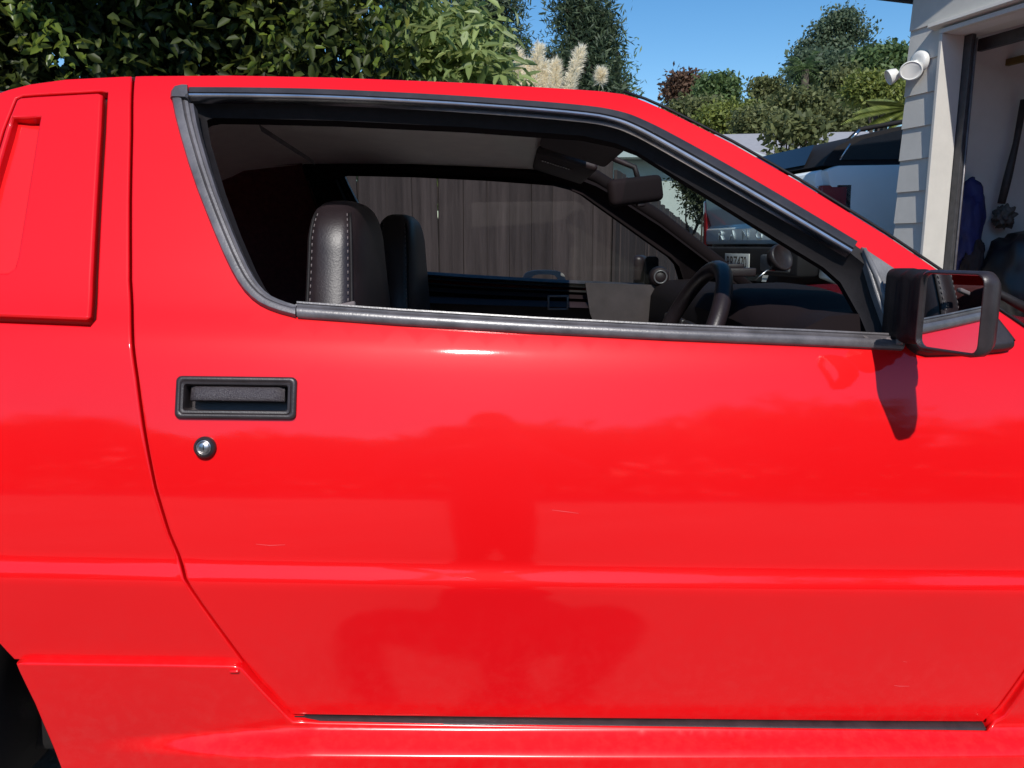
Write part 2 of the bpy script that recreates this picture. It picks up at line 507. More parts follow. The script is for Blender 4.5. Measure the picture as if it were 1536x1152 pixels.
def panel_data(outline, holes=(), func=side, rim=0.003, gap=0.0012, depth=0.014, off=0.0, xs=0.05, zs=0.007, roll=None):
    """pressed sheet panel: outer skin on func, edges rolled back. roll(x,z)->radius overrides rim"""
    if area2(outline) < 0: outline = outline[::-1]
    holes = [h if area2(h) < 0 else h[::-1] for h in holes]
    loops = []
    for lp in [outline] + list(holes):
        lp = densify(lp, 0.02)
        lp2 = inset_poly(lp, rim + gap)
        loops.append(lp2)
    pts = []; edges = []
    for lp in loops:
        n0 = len(pts)
        pts += lp
        edges += [(n0 + i, n0 + (i + 1) % len(lp)) for i in range(len(lp))]
    arrs = [np.array(lp) for lp in loops]
    x0 = min(p[0] for p in loops[0]); x1 = max(p[0] for p in loops[0])
    z0 = min(p[1] for p in loops[0]); z1 = max(p[1] for p in loops[0])
    gx, gzz = np.meshgrid(np.arange(x0 + xs / 2, x1, xs), np.arange(z0 + zs / 2, z1, zs))
    gzz = gzz - TILT * (gx - x0)
    G = np.stack([gx.ravel(), gzz.ravel()], 1)
    def inside_all(P):
        res = np.zeros(len(P), bool)
        for k, a in enumerate(arrs):
            b = np.roll(a, -1, axis=0)
            c = np.zeros(len(P), bool)
            for (xa, za), (xb, zb) in zip(a, b):
                if za == zb: continue
                cond = ((za > P[:, 1]) != (zb > P[:, 1])) & (P[:, 0] < (xb - xa) * (P[:, 1] - za) / (zb - za) + xa)
                c ^= cond
            res = c if k == 0 else (res & ~c)
        return res
    G = G[inside_all(G)]
    # drop grid points right at the border
    B = np.concatenate(arrs)
    keep = np.ones(len(G), bool)
    for i in range(0, len(G), 2000):
        d = np.min(((G[i:i + 2000, None, :] - B[None]) ** 2).sum(2), axis=1)
        keep[i:i + 2000] = d > (0.0045 ** 2)
    G = G[keep]
    allp = [Vector(p) for p in pts] + [Vector(p) for p in G.tolist()]
    v2, e2, f2, ov, oe, of = delaunay_2d_cdt(allp, edges, [], 0, 1e-7)
    cen = np.array([[sum(v2[i][0] for i in f) / 3, sum(v2[i][1] for i in f) / 3] for f in f2])
    ok = inside_all(cen)
    idx = {}
    for new, olds in enumerate(ov):
        for o_ in olds: idx[o_] = new
    V = []; N = []
    for p in v2:
        n = normal_of(func, p[0], p[1])
        y = func(p[0], p[1])
        V.append(Vector((p[0], y, p[1])) + n * off); N.append(n)
    Fc = []
    for f, k in zip(f2, ok):
        if not k: continue
        a, b, c = [v2[i] for i in f]
        ar = (b[0] - a[0]) * (c[1] - a[1]) - (b[1] - a[1]) * (c[0] - a[0])
        if abs(ar) < 1e-12: continue
        Fc.append(tuple(f) if ar > 0 else tuple(f)[::-1])
    # rolled edges
    n0 = 0
    for lp in loops:
        m = len(lp)
        ids = [idx[n0 + i] for i in range(m)]
        rings = [ids]
        outn = []
        for i in range(m):
            a, c = lp[i - 1], lp[(i + 1) % m]
            d = Vector((c[0] - a[0], c[1] - a[1])).normalized()
            q = Vector((d.y, -d.x))
            p = lp[i]
            n = N[ids[i]]
            t = Vector((q.x, 0, q.y)); t = (t - n * t.dot(n)).normalized()
            outn.append(t)
        for ang, extra in ((30, 0), (60, 0), (90, 0), (90, depth)):
            ring = []
            for i in range(m):
                n = N[ids[i]]; t = outn[i]
                a = R(ang)
                co = V[ids[i]] + t * (rim * math.sin(a)) - n * (rim * (1 - math.cos(a)) + extra)
                V.append(co); N.append((n * math.cos(a) + t * math.sin(a)).normalized())
                ring.append(len(V) - 1)
            rings.append(ring)
        for r0, r1 in zip(rings, rings[1:]):
            for i in range(m):
                j = (i + 1) % m
                Fc.append((r0[i], r1[i], r1[j], r0[j]))
        n0 += m
    return V, Fc, N

def mirror_data(V, Fc, N=None):
    V2 = [Vector((v[0], far_y(v[0], v[1]), v[2])) for v in V]
    F2 = [tuple(f)[::-1] for f in Fc]
    N2 = [Vector((n[0], -n[1], n[2])) for n in N] if N is not None else None
    return V2, F2, N2

def band_data(outer, inner, prof, func=side, closed=False):
    """moulding between two lines given on the body side; prof = [(t across, height out)]"""
    V = []
    m = len(outer)
    for a, b in zip(outer, inner):
        for t, h in prof:
            x = a[0] + (b[0] - a[0]) * t; z = a[1] + (b[1] - a[1]) * t
            n = normal_of(func, x, z)
            V.append(Vector((x, func(x, z), z)) + n * h)
    k = len(prof)
    Fc = []
    for i in range(m if closed else m - 1):
        j = (i + 1) % m
        for q in range(k - 1):
            Fc.append((i * k + q, i * k + q + 1, j * k + q + 1, j * k + q))
    if not closed:
        Fc.append(tuple(range(k))); Fc.append(tuple(reversed([(m - 1) * k + q for q in range(k)])))
    return V, Fc
def fix_normals(o):
    bm = bmesh.new(); bm.from_mesh(o.data)
    bmesh.ops.recalc_face_normals(bm, faces=bm.faces[:])
    bm.to_mesh(o.data); bm.free()

def SP3(px, py, out=0.0, func=side):
    """pixel -> 3D point on the body side, pushed out along the surface normal"""
    x, z = S(px, py, func)
    return Vector((x, func(x, z), z)) + normal_of(func, x, z) * out

CAR = empty("red_coupe", (0, YC, 0), "glossy red two-door coupe filling the foreground, its driver window open", "car")

# ---- traced outlines (photo pixels on the body side)
rear_cut = [(200, 111), (197, 200), (195, 300), (195, 420), (198, 500), (205, 565), (215, 640), (232, 730), (253, 800), (277, 868),
            (300, 905), (340, 960), (385, 1020), (424, 1062), (437, 1074)]
roof_line = [(200, 111), (350, 110), (500, 113), (700, 121), (850, 130), (900, 133.5), (935, 138), (952, 143), (968, 149), (1000, 163), (1100, 213),
             (1200, 270), (1330, 350), (1413, 406), (1500, 464), (1580, 518)]
door_front = [(1580, 518), (1590, 600), (1592, 760), (1588, 880), (1560, 975), (1536, 1010), (1500, 1060), (1476, 1085)]
door_bottom = [(437, 1074), (700, 1078), (1000, 1081), (1300, 1084), (1476, 1085)]
door_out = SL(roof_line) + SL(door_front)[1:] + SL(door_bottom)[::-1][1:] + SL(rear_cut)[::-1][1:-1]

# window: outer edge of the black mouldings and inner edge of the opening
win_o = [(259, 150), (266, 186), (290, 268), (318, 340), (343, 398), (362, 432), (384, 455), (410, 468), (447, 478),
         (600, 489), (800, 501), (1000, 511), (1200, 519), (1352, 526),
         (1348, 480), (1340, 407), (1286, 366), (1190, 308), (1090, 250), (1000, 200), (965, 183), (935, 171), (880, 161), (700, 147.5), (500, 138), (380, 135), (285, 134), (264, 137)]
win_i = [(300, 160), (306, 196), (328, 272), (352, 338), (375, 392), (390, 420), (408, 440), (428, 449), (450, 456),
         (600, 468), (800, 478), (1000, 487), (1200, 493), (1322, 498),
         (1306, 462), (1276, 410), (1250, 387), (1170, 338), (1080, 282), (1000, 233), (962, 209), (930, 196), (880, 184), (700, 170), (500, 160), (380, 157), (312, 156), (303, 158)]
WO = SL(win_o); WI = SL(win_i)
handle_box = (267, 568, 444, 626)
hx0, hy0, hx1, hy1 = handle_box
handle_hole = SL([(hx0 + 8, hy0 + 6), (hx1 - 8, hy0 + 6), (hx1 - 8, hy1 - 6), (hx0 + 8, hy1 - 6)])

V, Fc, N = panel_data(door_out, [lerp_pts(WO, WI, 0.25), handle_hole], depth=0.02, rim=0.0035, gap=0.0016)
DOOR = obj("door", V, Fc, M['red'], CAR, normals=N)
tag(DOOR, "red driver door with black handle, open window and black mirror")
Vd, Fd, Nd = panel_data(door_out, [lerp_pts(WO, WI, 0.25)], depth=0.02, rim=0.0035, gap=0.001, zs=0.02, xs=0.1)
DOOR2 = obj("door", *mirror_data(Vd, Fd)[:2], M['red'], CAR, normals=mirror_data(Vd, Fd, Nd)[2])
tag(DOOR2, "passenger door across the cabin, its dark inner side in view")

# ---- window frame and mouldings
def moulding(name, outer, inner, prof, mat, parent, twin=None, sm=40, closed=False):
    v, f = band_data(outer, inner, prof, closed=closed)
    o = obj(name, v, f, mat, parent); fix_normals(o); autosmooth(o, sm)
    if twin is not None:
        v2, f2, _ = mirror_data(v, f)
        o2 = obj(name, v2, f2, mat, twin); fix_normals(o2); autosmooth(o2, sm)
    return o
n_w = len(WO)
moulding("window_frame", lerp_pts(WO, WI, 0.12), WI, [(0, -.004), (0, .002), (.40, .002), (.44, -.004), (.62, -.022), (1, -.034)], M['rubber'], DOOR, DOOR2, closed=True)
# lower sill moulding
moulding("belt_moulding", [S(*p) for p in win_o[8:14]], [S(a[0], a[1] - 22 + (i * 0.2)) for i, a in enumerate(win_o[8:14])],
         [(0, -.004), (0, .006), (.12, .0095), (.40, .0115), (.52, .011), (.55, .0065), (.62, .0085), (.78, .010), (.80, .006), (.88, .0095), (.98, .010), (1, .006), (1, -.008)], M['satin'], DOOR, DOOR2)
# rear vertical moulding with its curved foot
ro = smooth_poly([S(*p) for p in win_o[0:9]], 1); ri = smooth_poly([S(a[0] + (b[0] - a[0]) * .82, a[1] + (b[1] - a[1]) * .82) for a, b in zip(win_o[0:9], win_i[0:9])], 1)
ro[-1] = S(444.5, 477.5); ri[-1] = S(446.5, 456)
moulding("rear_moulding", ro, ri, [(0, -.004), (0, .005), (.08, .0095), (.40, .011), (.48, .0105), (.52, .006), (.60, .008), (.74, .0075), (.78, .003), (.95, .004), (1, -.01)], M['satin'], DOOR, DOOR2)
# top corner cap
cap_o = SL([(258, 152), (259, 142), (264, 135), (275, 132.5), (284, 133)]); cap_i = SL([(284, 153), (284, 152), (284.5, 151), (285, 150.5), (285.5, 150)])
moulding("corner_cap", cap_o, cap_i, [(0, -.004), (0, .008), (.15, .0125), (.9, .0125), (1, .009), (1, -.005)], M['satin'], DOOR)
# upper moulding: bright lip over black channel, along roof and screen pillar
up_px = [(286, 134), (380, 134.5), (500, 137), (700, 147), (880, 160.5), (935, 170.5), (965, 182.5), (1000, 199.5), (1090, 249), (1190, 307), (1284, 364)]
up_o = smooth_poly(SL(up_px), 2)
low_px = [(286, 150), (380, 150.5), (500, 153), (700, 163.5), (880, 178), (925, 187), (955, 200), (990, 219), (1078, 269), (1176, 326), (1272, 383)]
up_i = smooth_poly(SL(low_px), 2)
moulding("roof_moulding", up_o, up_i, [(0, -.004), (0, .005), (.1, .0075), (.60, .0085), (.64, .004), (.70, .004)], M['channel'], DOOR, DOOR2)
moulding("bright_strip", lerp_pts(up_o, up_i, .70), up_i, [(0, .002), (0, .0065), (.25, .0095), (.7, .0095), (1, .006), (1, -.008)], M['chrome'], DOOR, DOOR2)
# mirror sail: grey triangle at the front corner of the window
sail = SL([(1288, 372), (1338, 405), (1346, 455), (1354, 524), (1337, 524), (1331, 500), (1308, 438)])
V, Fc, N = panel_data(sail, rim=0.003, gap=0, depth=0.012, off=0.009)
obj("mirror_sail", V, Fc, M['grey_trim'], DOOR, normals=N)
obj("mirror_sail", *mirror_data(V, Fc)[:2], M['grey_trim'], DOOR2, normals=mirror_data(V, Fc, N)[2])
rib = [SP3(*p, out=.012) for p in ((1291, 378), (1312, 424), (1333, 482), (1342, 500), (1343, 522))]
MB().tube(rib, [.003, .005, .006, .006, .005], 8).build("sail_ridge", M['grey_trim'], DOOR)
chip = [SP3(*p, out=.0095) for p in ((1287, 506), (1296, 509), (1305, 517), (1318, 512), (1330, 510), (1336, 521), (1322, 523), (1304, 521))]
MB().add(chip, [tuple(range(7, -1, -1))]).build("worn_patch", pbr("scuffed_rubber", (0.12, 0.10, 0.10), 0.6, vary=0.8, scale=150, bump=1, bscale=300), DOOR, smooth=False)

# ---- inner frame (dark lining behind the steel) and door cards
inner_out = SL([(205, 118), (500, 121), (800, 134), (925, 144), (1000, 172), (1200, 281), (1410, 414), (1560, 512), (1560, 560), (700, 530), (230, 500), (202, 470)])
for twin in (0, 1):
    V, Fc, N = panel_data(inner_out, [inset_poly(WI if area2(WI) > 0 else WI[::-1], -.016)], rim=0.004, gap=0, depth=0.02, off=-0.045, zs=0.02, xs=0.08)
    if twin: V, Fc, N = mirror_data(V, Fc, N)
    o = obj("inner_frame", V, [f[::-1] for f in Fc], M['lining'], DOOR2 if twin else DOOR)
card_out = SL([(300, 470), (700, 495), (1330, 520), (1560, 530), (1570, 900), (1450, 1060), (470, 1060), (300, 880)])
for twin in (0, 1):
    V, Fc, N = panel_data(card_out, rim=0.02, gap=0, depth=0.03, off=-0.075, zs=0.02, xs=0.08)
    if twin: V, Fc, N = mirror_data(V, Fc, N)
    obj("door_card", V, [f[::-1] for f in Fc], M['interior'], DOOR2 if twin else DOOR)

# far door glass
gl = [WI[i] for i in range(n_w)]
V, Fc, N = panel_data(gl, rim=0.0005, gap=-0.012, depth=0.003, off=-0.025, zs=0.02, xs=0.08)
obj("window_glass", *mirror_data(V, Fc)[:2], M['glass'], DOOR2, normals=mirror_data(V, Fc, N)[2])

# ---- door handle
def handle():
    ca = SP3(355, 597); n = normal_of(side, ca.x, ca.z)
    ex = (SP3(440, 598) - SP3(270, 596)).normalized(); ez = n.cross(ex) * -1
    ez = ex.cross(n); 
    if ez.z < 0: ez = -ez
    ex = (ex - n * ex.dot(n)).normalized(); ez = (ez - n * ez.dot(n)).normalized()
    def P(a, b, c): return ca + ex * a + ez * b + n * c
    w = (SP3(446, 597) - SP3(265, 597)).length / 2; h = (SP3(355, 565) - SP3(355, 629)).length / 2
    def rr(w_, h_, r, k=5):
        out = []
        for cx, cy, a0 in ((w_ - r, h_ - r, 0), (-w_ + r, h_ - r, 90), (-w_ + r, -h_ + r, 180), (w_ - r, -h_ + r, 270)):
            for i in range(k + 1):
                a = R(a0 + 90 * i / k); out.append((cx + r * math.cos(a), cy + r * math.sin(a)))
        return out
    rings = [(w, h, .008, 0.000), (w, h, .008, .003), (w - .0022, h - .0022, .007, .0055), (w - .006, h - .006, .0055, .0055), (w - .0075, h - .0075, .005, .004),
             (w - .0085, h - .0085, .005, .0055), (w - .0115, h - .0115, .004, .005), (w - .013, h - .013, .004, .001), (w - .0145, h - .0145, .004, -.024)]
    V = []; Fc = []
    k = 24
    for (a, b, r, c) in rings: V += [P(x, z, c) for x, z in rr(a, b, r)]
    for i in range(len(rings) - 1):
        for j in range(k): Fc.append((i * k + j, i * k + (j + 1) % k, (i + 1) * k + (j + 1) % k, (i + 1) * k + j))
    Fc.append(tuple(range((len(rings) - 1) * k, len(rings) * k)))
    o = obj("handle_surround", V, Fc, M['black_trim'], DOOR); fix_normals(o); autosmooth(o, 50)
    # pull flap: hinged at the top, bulging out at its lower lip
    V = []; cols = 14; prof = [(h - .0135, -.006), (h - .0145, .001), (h - .0165, .0030), (.004, .0055), (-.001, .0062), (-.004, .0045), (-.005, -.001), (-.003, -.010), (.004, -.014)]
    for i in range(cols):
        t = i / (cols - 1); x = (-1 + 2 * t) * (w - .0185)
        e = min(1, min(t, 1 - t) * cols / 1.6); e = math.sqrt(max(0, e * (2 - e)))
        for b, c in prof: V.append(P(x, b, -0.010 + (c + .010) * (0.35 + 0.65 * e)))
    Fc = grid_faces(cols, len(prof)); Fc += [tuple(range(len(prof))), tuple(reversed(range((cols - 1) * len(prof), cols * len(prof))))]
    o = obj("handle_flap", V, Fc, M['grain'], DOOR); fix_normals(o); autosmooth(o, 40)
    # key lock below
    c = SP3(308.5, 671); n = normal_of(side, c.x, c.z)
    ex_ = Vector((1, 0, 0)); ex_ = (ex_ - n * ex_.dot(n)).normalized(); ez_ = n.cross(ex_)
    def lathe(prof, name, mat, seg=28):
        V = []; Fc = []
        for r, hgt in prof:
            for i in range(seg):
                a = 2 * math.pi * i / seg; V.append(c + ex_ * (r * math.cos(a)) + ez_ * (r * math.sin(a)) + n * hgt)
        m = len(prof)
        for q in range(m - 1):
            for i in range(seg): Fc.append((q * seg + i, q * seg + (i + 1) % seg, (q + 1) * seg + (i + 1) % seg, (q + 1) * seg + i))
        Fc.append(tuple(range((m - 1) * seg, m * seg)))
        o = obj(name, V, Fc, mat, DOOR); fix_normals(o); autosmooth(o, 50); return o
    lathe([(.0155, 0), (.0158, .003), (.0145, .0075), (.0115, .0095), (.0105, .0085), (.0102, .006)], "lock_bezel", M['black_trim'])
    lathe([(.0104, .005), (.0103, .0088), (.0092, .0094), (.0085, .0075), (.0072, .0070), (.0072, .0085), (.0060, .0092), (.0001, .0092)], "lock_cylinder", M['steel'])
    mb = MB(); rot = Matrix((ex_, ez_, n)).transposed()
    mb.box(c + n * .0093, (.0012, .0075, .0008), rot); mb.build("key_slot", M['dark'], DOOR, smooth=False)
handle()

# ---- rear quarter, vent panel with its scoop
arch = [(-0.805, 0.455)]
cx_w, cz_w, r_w = -1.19, 0.335, 0.375
q_rear = [(-0.95, 1.275), (-1.15, 1.215), (-1.45, 1.10), (-1.75, 1.01), (-2.02, .975), (-2.14, .93), (-2.17, .70), (-2.12, .45), (-1.62, .42)]
arch_pts = [(cx_w + r_w * math.cos(R(a)), cz_w + r_w * math.sin(R(a))) for a in range(170, 35, -9)]
q_out = SL([(200, 111), (100, 116), (45, 123.5), (12, 132), (-30, 147)]) + q_rear + arch_pts + SL([(-4, 966), (20, 992), (358, 998), (436, 1073)]) + SL(rear_cut)[::-1][1:-1]
vent_out = SL([(26, 150), (34, 146.5), (60, 144.5), (150, 139.5), (158, 141), (155, 200), (149, 300), (143, 420), (140, 478), (134, 485), (60, 482), (-40, 478), (-60, 470), (-48, 400), (-20, 290), (8, 195)])
vent_hole = inset_poly(vent_out if area2(vent_out) > 0 else vent_out[::-1], -0.001)
V, Fc, N = panel_data(q_out, [vent_hole], depth=0.02, rim=0.0035, gap=0.0016)
QUARTER = obj("rear_quarter", V, Fc, M['red'], CAR, normals=N)
V2, F2, N2 = panel_data(q_out, [], depth=0.02, rim=0.0035, gap=0.001, zs=.02, xs=.1)
obj("rear_quarter", *mirror_data(V2, F2)[:2], M['red'], CAR, normals=mirror_data(V2, F2, N2)[2])
scoop_px = [(25, 183), (59, 182), (50, 240), (39, 310), (27, 385), (22, 402), (14, 408), (-30, 408), (-22, 360), (0, 268)]
scoop = SL(scoop_px)
V, Fc, N = panel_data(vent_out, [scoop], rim=0.005, gap=0.0022, depth=0.018, off=0.0055)
VENT = obj("vent_panel", V, Fc, M['red'], QUARTER, normals=N)
tag(VENT, "raised red vent panel with a slanted scoop behind the door")
# groove floor round the vent panel
V, Fc, N = panel_data(inset_poly(vent_out if area2(vent_out) > 0 else vent_out[::-1], -0.006), [scoop], rim=0.001, gap=0, depth=0.001, off=-0.016, zs=.02)
obj("groove_liner", V, Fc, M['rubber'], QUARTER, normals=N)
# scoop ramp: flush at its rear edge, deep at its front edge
L_e = [S(*p) for p in ((26, 180), (0, 268), (-22, 360), (-33, 412))]; R_e = [S(*p) for p in ((62, 180), (51, 268), (35, 360), (26, 412))]
L_e = resample([(a, 0, b) for a, b in L_e], 12); R_e = resample([(a, 0, b) for a, b in R_e], 12)
V = []
for a, b in zip(L_e, R_e):
    for t in (-.12, 0, .15, .4, .7, 1.0, 1.08):
        p = a.lerp(b, t); n = normal_of(side, p.x, p.z)
        dd = .011 + .004 * max(0, t)
        V.append(Vector((p.x, side(p.x, p.z), p.z)) + n * (.0015 - dd))
o = obj("scoop_ramp", V, grid_faces(12, 7), M['red'], QUARTER); fix_normals(o)

# ---- sill with rear skirt
sk_top = SL([(20, 994), (120, 995.5), (250, 997), (352, 999), (362, 1003)], sill)
sk_low = SL([(400, 1044), (432, 1077), (440, 1083), (700, 1086), (1000, 1088.5), (1300, 1090), (1480, 1091)], sill)
sk_front = SL([(1508, 1074), (1548, 1018), (1576, 980)], sill)
sill_bot = [(1.0, .50), (0.98, .30), (0.92, .155), (-0.70, .175)]
sk_arch = SL([(92, 1160), (72, 1108), (50, 1056)], sill)
s_out = sk_top + sk_low + sk_front + sill_bot + sk_arch
for k in (0, 1):
    V, Fc, N = panel_data(s_out, [], func=sill, rim=0.004, gap=0.0008, depth=0.03, xs=.012, zs=.006 if not k else .02)
    if k: V, Fc, N = mirror_data(V, Fc, N)
    o = obj("sill_panel", V, Fc, M['red'], CAR, normals=N)
    if not k: SILL = o
# black sill rubber strip under the door
a = SL([(441, 1077), (700, 1079.5), (1000, 1083), (1300, 1085.5), (1474, 1086.5)]); 
bmb = MB()
pts_o = [Vector((x, side(x, z), z)) for x, z in a]
rows = []
for p in pts_o:
    rows += [p + Vector((0, .02, .004)), p + Vector((0, -.001, .003)), p + Vector((0, -.006, .000)), p + Vector((0, -.010, -.002)), p + Vector((0, -.011, -.0045)), p + Vector((0, .02, -.010))]
o = obj("sill_strip", rows, grid_faces(len(pts_o), 6), M['black_trim'], SILL); fix_normals(o); autosmooth(o, 45)
# small bolt cover at the skirt corner
c = SP3(352, 1006, .001, sill); MB().box(c, (.014, .006, .005), None, .002).build("skirt_clip", M['red'], SILL)

# ---- dark inner structure behind the panels, so the shut lines read dark
for k in (0, 1):
    jamb = SL([(150, 125), (500, 122), (925, 146), (1000, 175), (1200, 284), (1400, 412), (1600, 545), (1620, 900), (1500, 1120), (60, 1120), (150, 900), (120, 500)])
    V, Fc, N = panel_data(jamb, [inset_poly(WI if area2(WI) > 0 else WI[::-1], -.009)] , rim=.002, gap=0, depth=.01, off=-.032, zs=.03, xs=.1)
    if k: V, Fc, N = mirror_data(V, Fc, N)
    obj("door_jamb", V, Fc, M['dark'], CAR)

# ---- front wing (beyond the frame), bonnet, roof, screens
fcx, fcz = 1.255, 0.315
f_arch = [(fcx + .36 * math.cos(R(a)), fcz + .36 * math.sin(R(a))) for a in range(15, 172, 9)]
f_out = SL(door_front) + [(0.90, .20)] + f_arch[::-1] + [(2.0, .36), (2.14, .42), (2.16, .60), (2.0, .71), (1.5, .80), (1.1, .865)]
for k in (0, 1):
    V, Fc, N = panel_data(f_out, [], zs=.015, xs=.06)
    if k: V, Fc, N = mirror_data(V, Fc, N)
    obj("front_wing", V, Fc, M['red'], CAR, normals=N)
def cross_surface(name, edge, crown, mat, parent=None, inset=0.004, cols=17, bulge=0.0, drop=0.0, flip=False, rows=None):
    """surface spanning the car between a near edge line (x,z on side) and its mirror image"""
    edge = [tuple(e) for e in edge]
    V = []
    for x, z in edge:
        y0 = side(x, z) + inset; y1 = far_y(x, y0)
        for j in range(cols):
            s = -1 + 2 * j / (cols - 1)
            V.append((x + bulge * (1 - s * s), y0 + (y1 - y0) * (s + 1) / 2, z - drop + crown * (1 - s * s)))
    o = obj(name, V, grid_faces(len(edge), cols, flip), mat, parent or CAR)
    fix_normals(o)
    return o
roof_edge = smooth_poly(SL([(12, 134), (100, 118), (200, 113), (350, 112), (500, 115), (700, 123), (850, 132), (935, 140)]), 1)
ROOF = cross_surface("roof", roof_edge, 0.045, M['red'], inset=.010)
cross_surface("headliner", [(-1.0, 1.225)] + SL([(-10, 150), (30, 136), (200, 122), (350, 121), (500, 124), (700, 132), (850, 141), (930, 148)]), 0.040, M['headliner'], ROOF, inset=.03, drop=.028)
screen_edge = SL([(941, 141), (968, 151), (1000, 165), (1100, 215), (1200, 272), (1330, 352), (1413, 408), (1500, 466), (1575, 517)])
cross_surface("windscreen", screen_edge, 0.012, M['windscreen'], inset=.012, bulge=.085)
# black moulding along the screen pillar edge
for k in (0, 1):
    pts = [SP3(a, b - 1.0, .001) + Vector((0, .006, .0)) for a, b in ((936, 138), (968, 148.5), (1000, 162.5), (1100, 212.5), (1200, 269.5), (1330, 349.5), (1413, 405.5), (1500, 463.5), (1575, 515))]
    v, f = tube_data(pts, .0024, 8)
    if k: v, f, _ = mirror_data(v, f)
    obj("screen_moulding", v, f, M['rubber'], CAR)
# windscreen pillar lining
for k in (0, 1):
    pts = [SP3(a, b) + (Vector((-.006, .022, -.017)) if k else Vector((.006, .030, -.016))) for a, b in ((930, 140), (1000, 163), (1200, 270), (1413, 406), (1560, 505))]
    v, f = tube_data(pts, [.020, .021, .022, .023, .024] if k else [.014] * 5, 10)
    if k: v, f, _ = mirror_data(v, f)
    obj("pillar_lining", v, f, M['lining'], CAR)
hood_edge = [S(1575, 520)] + [(1.1, .868), (1.5, .803), (2.0, .712), (2.12, .66)]
cross_surface("bonnet", hood_edge, 0.03, M['red'], inset=.008, bulge=.04)
hatch = [(-0.93, 1.275), (-1.15, 1.212), (-1.45, 1.097), (-1.72, 1.012)]
cross_surface("rear_window", hatch, 0.03, M['glass'], inset=.02, bulge=-.05)
cross_surface("roof_tail", [S(-5, 139), (-0.93, 1.277)], .042, M['red'], inset=.012)
cross_surface("boot_lid", [(-1.72, 1.010), (-2.02, .972), (-2.13, .93), (-2.17, .70), (-2.12, .45)], 0.012, M['red'], inset=.012, bulge=-.05)
cross_surface("front_bumper", [(2.13, .66), (2.17, .58), (2.15, .42), (2.05, .22)], 0.0, M['black_trim'], inset=.006, bulge=.10)
# underbody
mb = MB(); mb.box((0, YC, .25), (4.0, 1.40, .10), None, .02); mb.build("floor_pan", M['dark'], CAR)
mb = MB(); mb.box((1.55, YC + .06, .47), (1.0, 1.0, .36), None, .02); mb.build("engine_bay", M['dark'], CAR)

# ---- wheels
def wheel(cx, cy, sgn):
    r, w = .305, .20
    prof = [(.20, -w / 2), (.285, -w / 2), (.300, -w / 2 + .02), (r, -w / 2 + .04), (r, w / 2 - .04), (.300, w / 2 - .02), (.285, w / 2), (.20, w / 2)]
    seg = 40
    V = []; Fc = []
    for rr_, yy in prof:
        for i in range(seg):
            a = 2 * math.pi * i / seg; V.append((cx + rr_ * math.cos(a), cy + yy, r + rr_ * math.sin(a)))
    for q in range(len(prof) - 1):
        for i in range(seg): Fc.append((q * seg + i, q * seg + (i + 1) % seg, (q + 1) * seg + (i + 1) % seg, (q + 1) * seg + i))
    W = empty("wheel", (cx, cy, 0)); adopt(W, CAR); W.location = (cx, cy, 0)
    o = obj("tyre", V, Fc, M['tyre'], W); fix_normals(o)
    mb = MB()
    for q in range(5):
        a = 2 * math.pi * q / 5 + .3
        mb.box((cx + .1 * math.cos(a), cy + sgn * .06, r + .1 * math.sin(a)), (.19, .02, .05), Matrix.Rotation(-a, 3, 'Y'), .006)
    V, Fc = tube_data([(cx, cy - .09, r), (cx, cy + .09, r)], .203, 32)
    mb.tube([(cx, cy + sgn * .02, r), (cx, cy + sgn * .085, r)], .05, 20)
    ring = [(cx + .195 * math.cos(2 * math.pi * i / 32), cy + sgn * .088, r + .195 * math.sin(2 * math.pi * i / 32)) for i in range(33)]
    mb.tube(ring, .012, 8, False)
    mb.build("rim", M['alloy'], W)
    MB().tube([(cx, cy - .07, r), (cx, cy + .07, r)], .19, 28).build("brake_drum", M['dark'], W)
for cx in (cx_w, fcx):
    wheel(cx, YC + YAW * cx - .68, -1); wheel(cx, YC + YAW * cx + .68, 1)
# wheel-arch liners
for cx, cz, rr_ in ((cx_w, cz_w, .40), (fcx, fcz, .385)):
    for s in (-1, 1):
        V = []
        y_out = YC + YAW * cx + s * .80; y_in = YC + YAW * cx + s * .45
        an = [R(a) for a in range(-25, 206, 10)]
        for yy in (y_out, y_in):
            for a in an: V.append((cx + rr_ * math.cos(a), yy, cz + rr_ * math.sin(a)))
        Fc = grid_faces(2, len(an))
        V.append((cx, y_in, cz)); c_ = len(V) - 1
        Fc += [(len(an) + i, len(an) + i + 1, c_) for i in range(len(an) - 1)]
        obj("arch_liner", V, Fc, M['dark'], CAR)
# ================================================================== door mirror
def rrect(w, h, r, k=4):
    out = []
    for cx, cy, a0 in ((w - r, h - r, 0), (-w + r, h - r, 90), (-w + r, -h + r, 180), (w - r, -h + r, 270)):
        for i in range(k + 1):
            a = R(a0 + 90 * i / k); out.append((cx + r * math.cos(a), cy + r * math.sin(a)))
    return out
def loft(rings, close_first=False, close_last=True):
    n = len(rings[0]); V = []; Fc = []
    for r in rings: V += r
    for i in range(len(rings) - 1):
        for j in range(n): Fc.append((i * n + j, i * n + (j + 1) % n, (i + 1) * n + (j + 1) % n, (i + 1) * n + j))
    if close_first: Fc.append(tuple(range(n - 1, -1, -1)))
    if close_last: Fc.append(tuple((len(rings) - 1) * n + j for j in range(n)))
    return V, Fc

